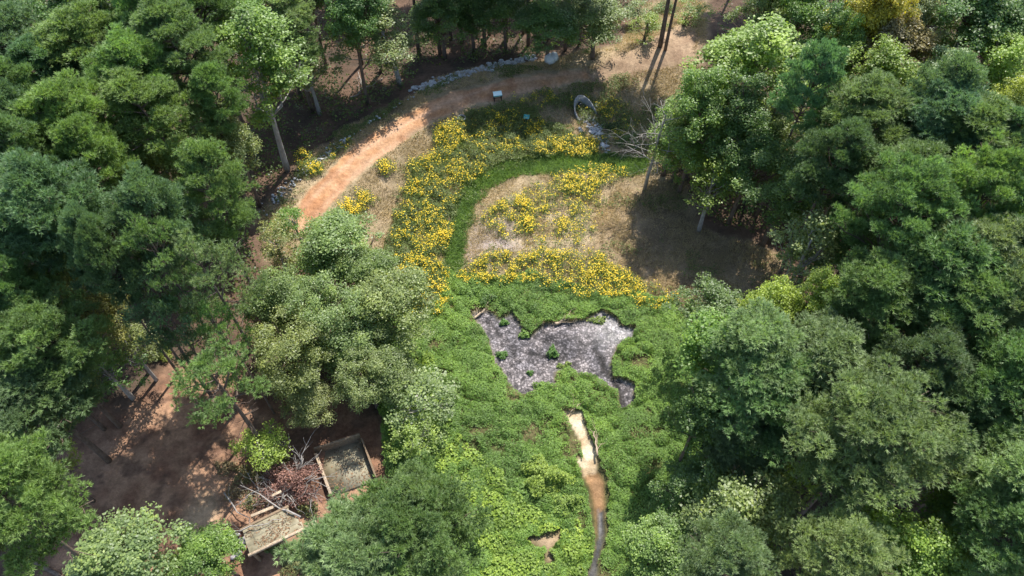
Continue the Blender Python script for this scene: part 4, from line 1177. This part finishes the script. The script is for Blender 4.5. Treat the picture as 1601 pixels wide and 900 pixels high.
riprap('riprap_stones', [(412, 328), (445, 298), (480, 268), (515, 241), (545, 220)], 1.0, 9, 'line of white stones along the upper verge of lower path', .09, .2, 4, .12)
riprap('riprap_stones', [(540, 222), (600, 180), (650, 150)], .5, 3.5, 'sparse white stones on the weedy verge between both stone strips', .1, .2, 5, .2)
riprap('riprap_stones', [(917, 182), (928, 200), (938, 216), (944, 234)], 1.5, 13, 'grey white stones spilling down below the concrete pipe mouth', .1, .28, 6)

for (u, v_, s, lab, nm) in [(948, 689, .22, 'small white rock in the weeds right of the sand wash', 'white_rock'), (942, 228, .38, 'long white rock at the foot of the pipe stones', 'white_rock'), (932, 165, .3, 'white rock at the right side of the concrete pipe mouth', 'white_rock')]:
    x, y, z = at(u, v_)
    mb = MB(); mb.lump((0, 0, s * .3), (s * .8, s * 1.2, s * .6), int(u), .2, 9, 6)
    tag(link(nm, mb.mesh(nm, rough_mat('white_stone', (.5, .5, .5), (.75, .75, .73), 3)), loc=(x, y, z)), lab, 'rock')

# ------------------------------------------------------------------ flared concrete pipe ends
def outlet(u, v_, rz, s, label):
    """open-topped flared outlet: a curved, leaning wall round an apron, the pipe entering at its back"""
    x, y, z = at(u, v_)
    e = link('pipe_mouth', None, loc=(x, y, z), rz=rz, scale=(s, s, s)); tag(e, label, 'culvert')
    k = 25; rows = []
    for j in range(k):
        t = j / (k - 1) * 2 - 1
        a = t * R(108)
        hh = 1.45 * (1 - abs(t) ** 1.7 * .86)
        fl = 1 + .55 * abs(t) ** 2
        bx, by = -math.cos(a) * .85, math.sin(a) * .62 * fl
        if abs(t) > .75: bx += (abs(t) - .75) * 2.2
        nx_, ny_ = -math.cos(a), math.sin(a)
        rows.append([(bx, by, -.2), (bx + nx_ * .22 * hh, by + ny_ * .22 * hh, hh), (bx + nx_ * (.22 * hh + .11), by + ny_ * (.22 * hh + .11), hh + .02), (bx + nx_ * .2, by + ny_ * .2, -.2)])
    v = np.array(rows).reshape(-1, 3); q = []
    for j in range(k - 1):
        for i in range(4):
            q.append((j * 4 + i, j * 4 + (i + 1) % 4, (j + 1) * 4 + (i + 1) % 4, (j + 1) * 4 + i))
    q += [(0, 1, 2, 3), ((k - 1) * 4 + 3, (k - 1) * 4 + 2, (k - 1) * 4 + 1, (k - 1) * 4)]
    link('flared_wall', mesh_np('outlet_wall', v, quads=q, mats=(M_CONCRETE,)), e)
    mb = MB(); mb.box((.2, 0, -.02), (1.9, 1.15, .1), bev=.03)
    link('apron', mb.mesh('outlet_apron', M_CONCRETE), e)
    mb = MB(); mb.tube([(-.70, 0, .42), (-.78, 0, .42), (-1.0, 0, .42)], .36, 18)
    link('pipe_hole_shade', mb.mesh('pipe_hole_shade', M_DARK, True), e)  # capped near-black disc paints the shade inside the pipe
outlet(913, 178, R(-62), 1.15, 'grey concrete pipe mouth with arched rim opening down to stones')
x, y, z = at(860, 95)
e = link('pipe_mouth', None, loc=(x, y, z), rz=R(25)); tag(e, 'pale rounded concrete pipe end at the right end of stone ditch', 'culvert')
mb = MB(); mb.lump((0, 0, .15), (.68, .78, .85), 77, .05, 16, 10)
link('hood', mb.mesh('hood', M_PALECON, True), e)
mb = MB(); mb.tube([(.30, 0, .42), (.55, 0, .40), (.80, 0, .38)], [.62, .60, .56], 18)
link('collar', mb.mesh('collar', M_PALECON, True), e)
mb = MB(); mb.tube([(.7, 0, .38), (.76, 0, .38), (.815, 0, .38)], .42, 16)
link('pipe_hole_shade', mb.mesh('pipe_hole_shade', M_DARK, True), e)  # solid dark disc in place of this pipe's unlit inside

# ------------------------------------------------------------------ small furniture by the path
x, y, z = at(778, 156)
e = link('panel_stand', None, loc=(x, y, z), rz=R(12)); tag(e, 'small stand with white mint tilted top and dark legs beside path', 'sign stand')
mb = MB(); mb.box((0, 0, .95), (1.0, .58, .05), tilt=R(22), bev=.015)
link('panel', mb.mesh('panel', M_MINT), e)
mb = MB(); mb.box((0, -.31, .80), (1.04, .05, .13), bev=.015)
link('edge', mb.mesh('edge', M_TEAL), e)
for sx in (-1, 1):
    for sy in (-1, 1):
        mb = MB(); mb.box((sx * .42, sy * .18, .42), (.07, .07, .92), bev=.01)
        link('leg', mb.mesh('leg', M_DARK), e)
mb = MB(); mb.box((0, 0, .3), (.78, .06, .06), bev=.01)
link('crossbar', mb.mesh('crossbar', M_DARK), e)

x, y, z = at(823, 191)
e = link('waste_bin', None, loc=(x, y, z), rz=R(-10)); tag(e, 'black bin with teal lid on the weedy bank below the path', 'bin')
mb = MB(); mb.box((0, 0, .38), (.58, .55, .76), bev=.05)
link('body', mb.mesh('bin_body', M_DARK), e)
mb = MB(); mb.box((0, .03, .82), (.66, .62, .1), tilt=R(8), bev=.035); mb.box((0, .05, .90), (.40, .34, .07), tilt=R(8), bev=.03)
link('lid', mb.mesh('bin_lid', M_TEAL), e)
mb = MB(); mb.tube([(-.22, .35, .72), (.22, .35, .72)], .025, 6)
link('handle', mb.mesh('bin_handle', M_DARK), e)

x, y, z = at(722, 186)
e = link('drain_ring', None, loc=(x, y, z)); tag(e, 'low round dark ring at the path edge above yellow flowers', 'drain')
mb = MB(); th = np.linspace(0, 2 * np.pi, 25); mb.tube([(.42 * math.cos(a), .42 * math.sin(a), .22) for a in th], .09, 8)
link('rim', mb.mesh('ring_rim', M_CONCRETE, True), e)
mb = MB(); mb.tube([(0, 0, -.2), (0, 0, .05), (0, 0, .18)], .43, 20)
link('core', mb.mesh('ring_inner_shade', M_DARK, True), e)  # near-black plug paints the shade down inside the ring

# ------------------------------------------------------------------ timber pen and mossy platform
A, B, Cc, Dd = [np.array(at2(*p)) for p in ((494, 708), (566, 687), (590, 752), (520, 778))]
c = (A + B + Cc + Dd) / 4
zc = float(hgt(*c))
pen = link('timber_pen', None, loc=(c[0], c[1], zc)); tag(pen, 'open rectangular timber pen with low plank walls and mossy floor', 'timber enclosure')
def wall(a, b, h, th, mat, nm, par, org, z0=-.15):
    d = b - a; L_ = np.linalg.norm(d); mid = (a + b) / 2 - org
    mb = MB()
    rz = math.atan2(d[1], d[0]); nb = max(2, int(h / .24))
    for i in range(nb):
        hh = (h - z0) / nb
        mb.box((mid[0] + random.uniform(-.02, .02), mid[1] + random.uniform(-.02, .02), z0 + hh * (i + .5)), (L_ - .04 + random.uniform(-.05, .05), th + random.uniform(-.02, .02), hh - .012), rz=rz, bev=.02)
    return link(nm, mb.mesh(nm, mat), par)
wall(A, B, 1.15, .2, M_TIMBER, 'back_wall', pen, c)
wall(A + (Dd - A) * .07, Dd, .85, .22, M_PALETIMBER, 'side_wall', pen, c)
wall(B + (Cc - B) * .07, Cc, .85, .14, M_TIMBER, 'side_wall', pen, c)
mb = MB()
P4 = [p - c for p in (A, Dd, Cc, B)]
mb.add([(p[0] * .94, p[1] * .94, .14) for p in P4] + [(p[0] * .94, p[1] * .94, -.4) for p in P4], [(0, 1, 2, 3), (4, 7, 6, 5), (0, 4, 5, 1), (1, 5, 6, 2), (2, 6, 7, 3), (3, 7, 4, 0)])
link('floor', mb.mesh('pen_floor', M_MOSS), pen)

def litter(par, quad, z, n, org, seed):
    q = np.random.default_rng(seed)
    a, b = q.random((n, 1)), q.random((n, 1)) ** .7
    p = (quad[0] * (1 - a) + quad[1] * a) * (1 - b) + (quad[3] * (1 - a) + quad[2] * a) * b - org
    k = fbm(p[:, 0] + 50, p[:, 1], 1.1, seed) > .42
    p = p[k]
    P = np.concatenate([p * .95, np.full((len(p), 1), z) + q.random((len(p), 1)) * .03], 1)
    v, qq = leaves(P, np.tile(UP, (len(P), 1)) + q.normal(size=(len(P), 3)) * .25, .13 * (.5 + q.random(len(P))), q, .55)
    o = link('leaf_litter', mesh_np('leaf_litter', v, quads=qq, tint=np.repeat(q.random(len(P)), 4), mats=(M_DEADLEAF,)), par)
    o.color = (.20, .125, .07, 1); o['kind'] = 'stuff'
litter(pen, (A, B, Cc, Dd), .17, 520, c, 12)

DH = 2.5
A, B, Cc, Dd = [np.array(at(*p, DH)[:2]) for p in ((378, 828), (450, 796), (478, 826), (390, 864))]
c = (A + B + Cc + Dd) / 4
zc = float(hgt(*c))
plat = link('mossy_platform', None, loc=(c[0], c[1], zc)); tag(plat, 'raised weathered platform with pale mossy top and timber front edge', 'platform')
mb = MB()
N_ = 4
for i in range(N_):
    f = (i + .5) / N_
    a = A + (Dd - A) * f; b = B + (Cc - B) * f
    d = b - a; w = np.linalg.norm(Dd - A) / N_
    mb.box((*((a + b) / 2 - c), DH + random.uniform(-.006, .006)), (np.linalg.norm(d) + random.uniform(-.12, .12), w - .001, .08), rz=math.atan2(d[1], d[0]), bev=.002)
link('deck', mb.mesh('deck', M_MOSS), plat)
litter(plat, (A, B, Cc, Dd), DH + .06, 520, c, 13)
for a, b, nm, mt in ((Dd, Cc, 'front_beam', M_PALETIMBER), (A, B, 'back_beam', M_TIMBER)):
    d = b - a; mb = MB()
    nrm_ = np.array([d[1], -d[0]]) / np.linalg.norm(d) * (.12 if nm == 'front_beam' else -.12)
    mb.box((*((a + b) / 2 - c + nrm_), DH - .03), (np.linalg.norm(d) + .3, .2, .26), rz=math.atan2(d[1], d[0]), bev=.03)
    link(nm, mb.mesh(nm, mt), plat)
for p in (A, B, Cc, Dd):
    q_ = (p - c) * .92; mb = MB(); mb.box((q_[0], q_[1], (DH - .35) / 2 - .2), (.2, .2, DH - .05), bev=.02)
    link('post', mb.mesh('post', M_TIMBER), plat)
a, b = A + (B - A) * .05, B
wall(A * .96 + c * .04, B * .96 + c * .04, DH - .2, .1, M_TIMBER, 'rear_wall', plat, c)
for (pa, pb, w, lab) in (((392, 806), (428, 793), .22, 'long pale loose board lying across the back of mossy platform'), ((425, 775), (440, 768), .2, 'short pale loose board beside the dead red-brown crown'), ((478, 822), (494, 815), .2, 'pale broken board at the right end of mossy platform')):
    a = np.array(at(*pa, DH + .12)); b = np.array(at(*pb, DH + .12)); d = b - a
    mb = MB(); mb.box((0, 0, 0), (np.linalg.norm(d), w, .07), bev=.01)
    tag(link('loose_board', mb.mesh('loose_board', M_PALETIMBER), loc=tuple((a + b) / 2 + np.array([0, 0, .02])), rz=math.atan2(d[1], d[0])), lab, 'board')
x, y, z = at(376, 850)
mb = MB()
for i in range(26):
    a = random.uniform(.1, .3); mb.lump((random.gauss(0, .22), random.gauss(0, .45), random.uniform(.05, .35)), (a, a * .8, a * .6), i, .25, 6, 4)
tag(link('rubble_heap', mb.mesh('rubble_heap', rough_mat('rubble', (.22, .19, .19), (.46, .43, .45), 4)), loc=(x, y, z)), 'heap of grey rubble at the left end of mossy platform', 'rubble')
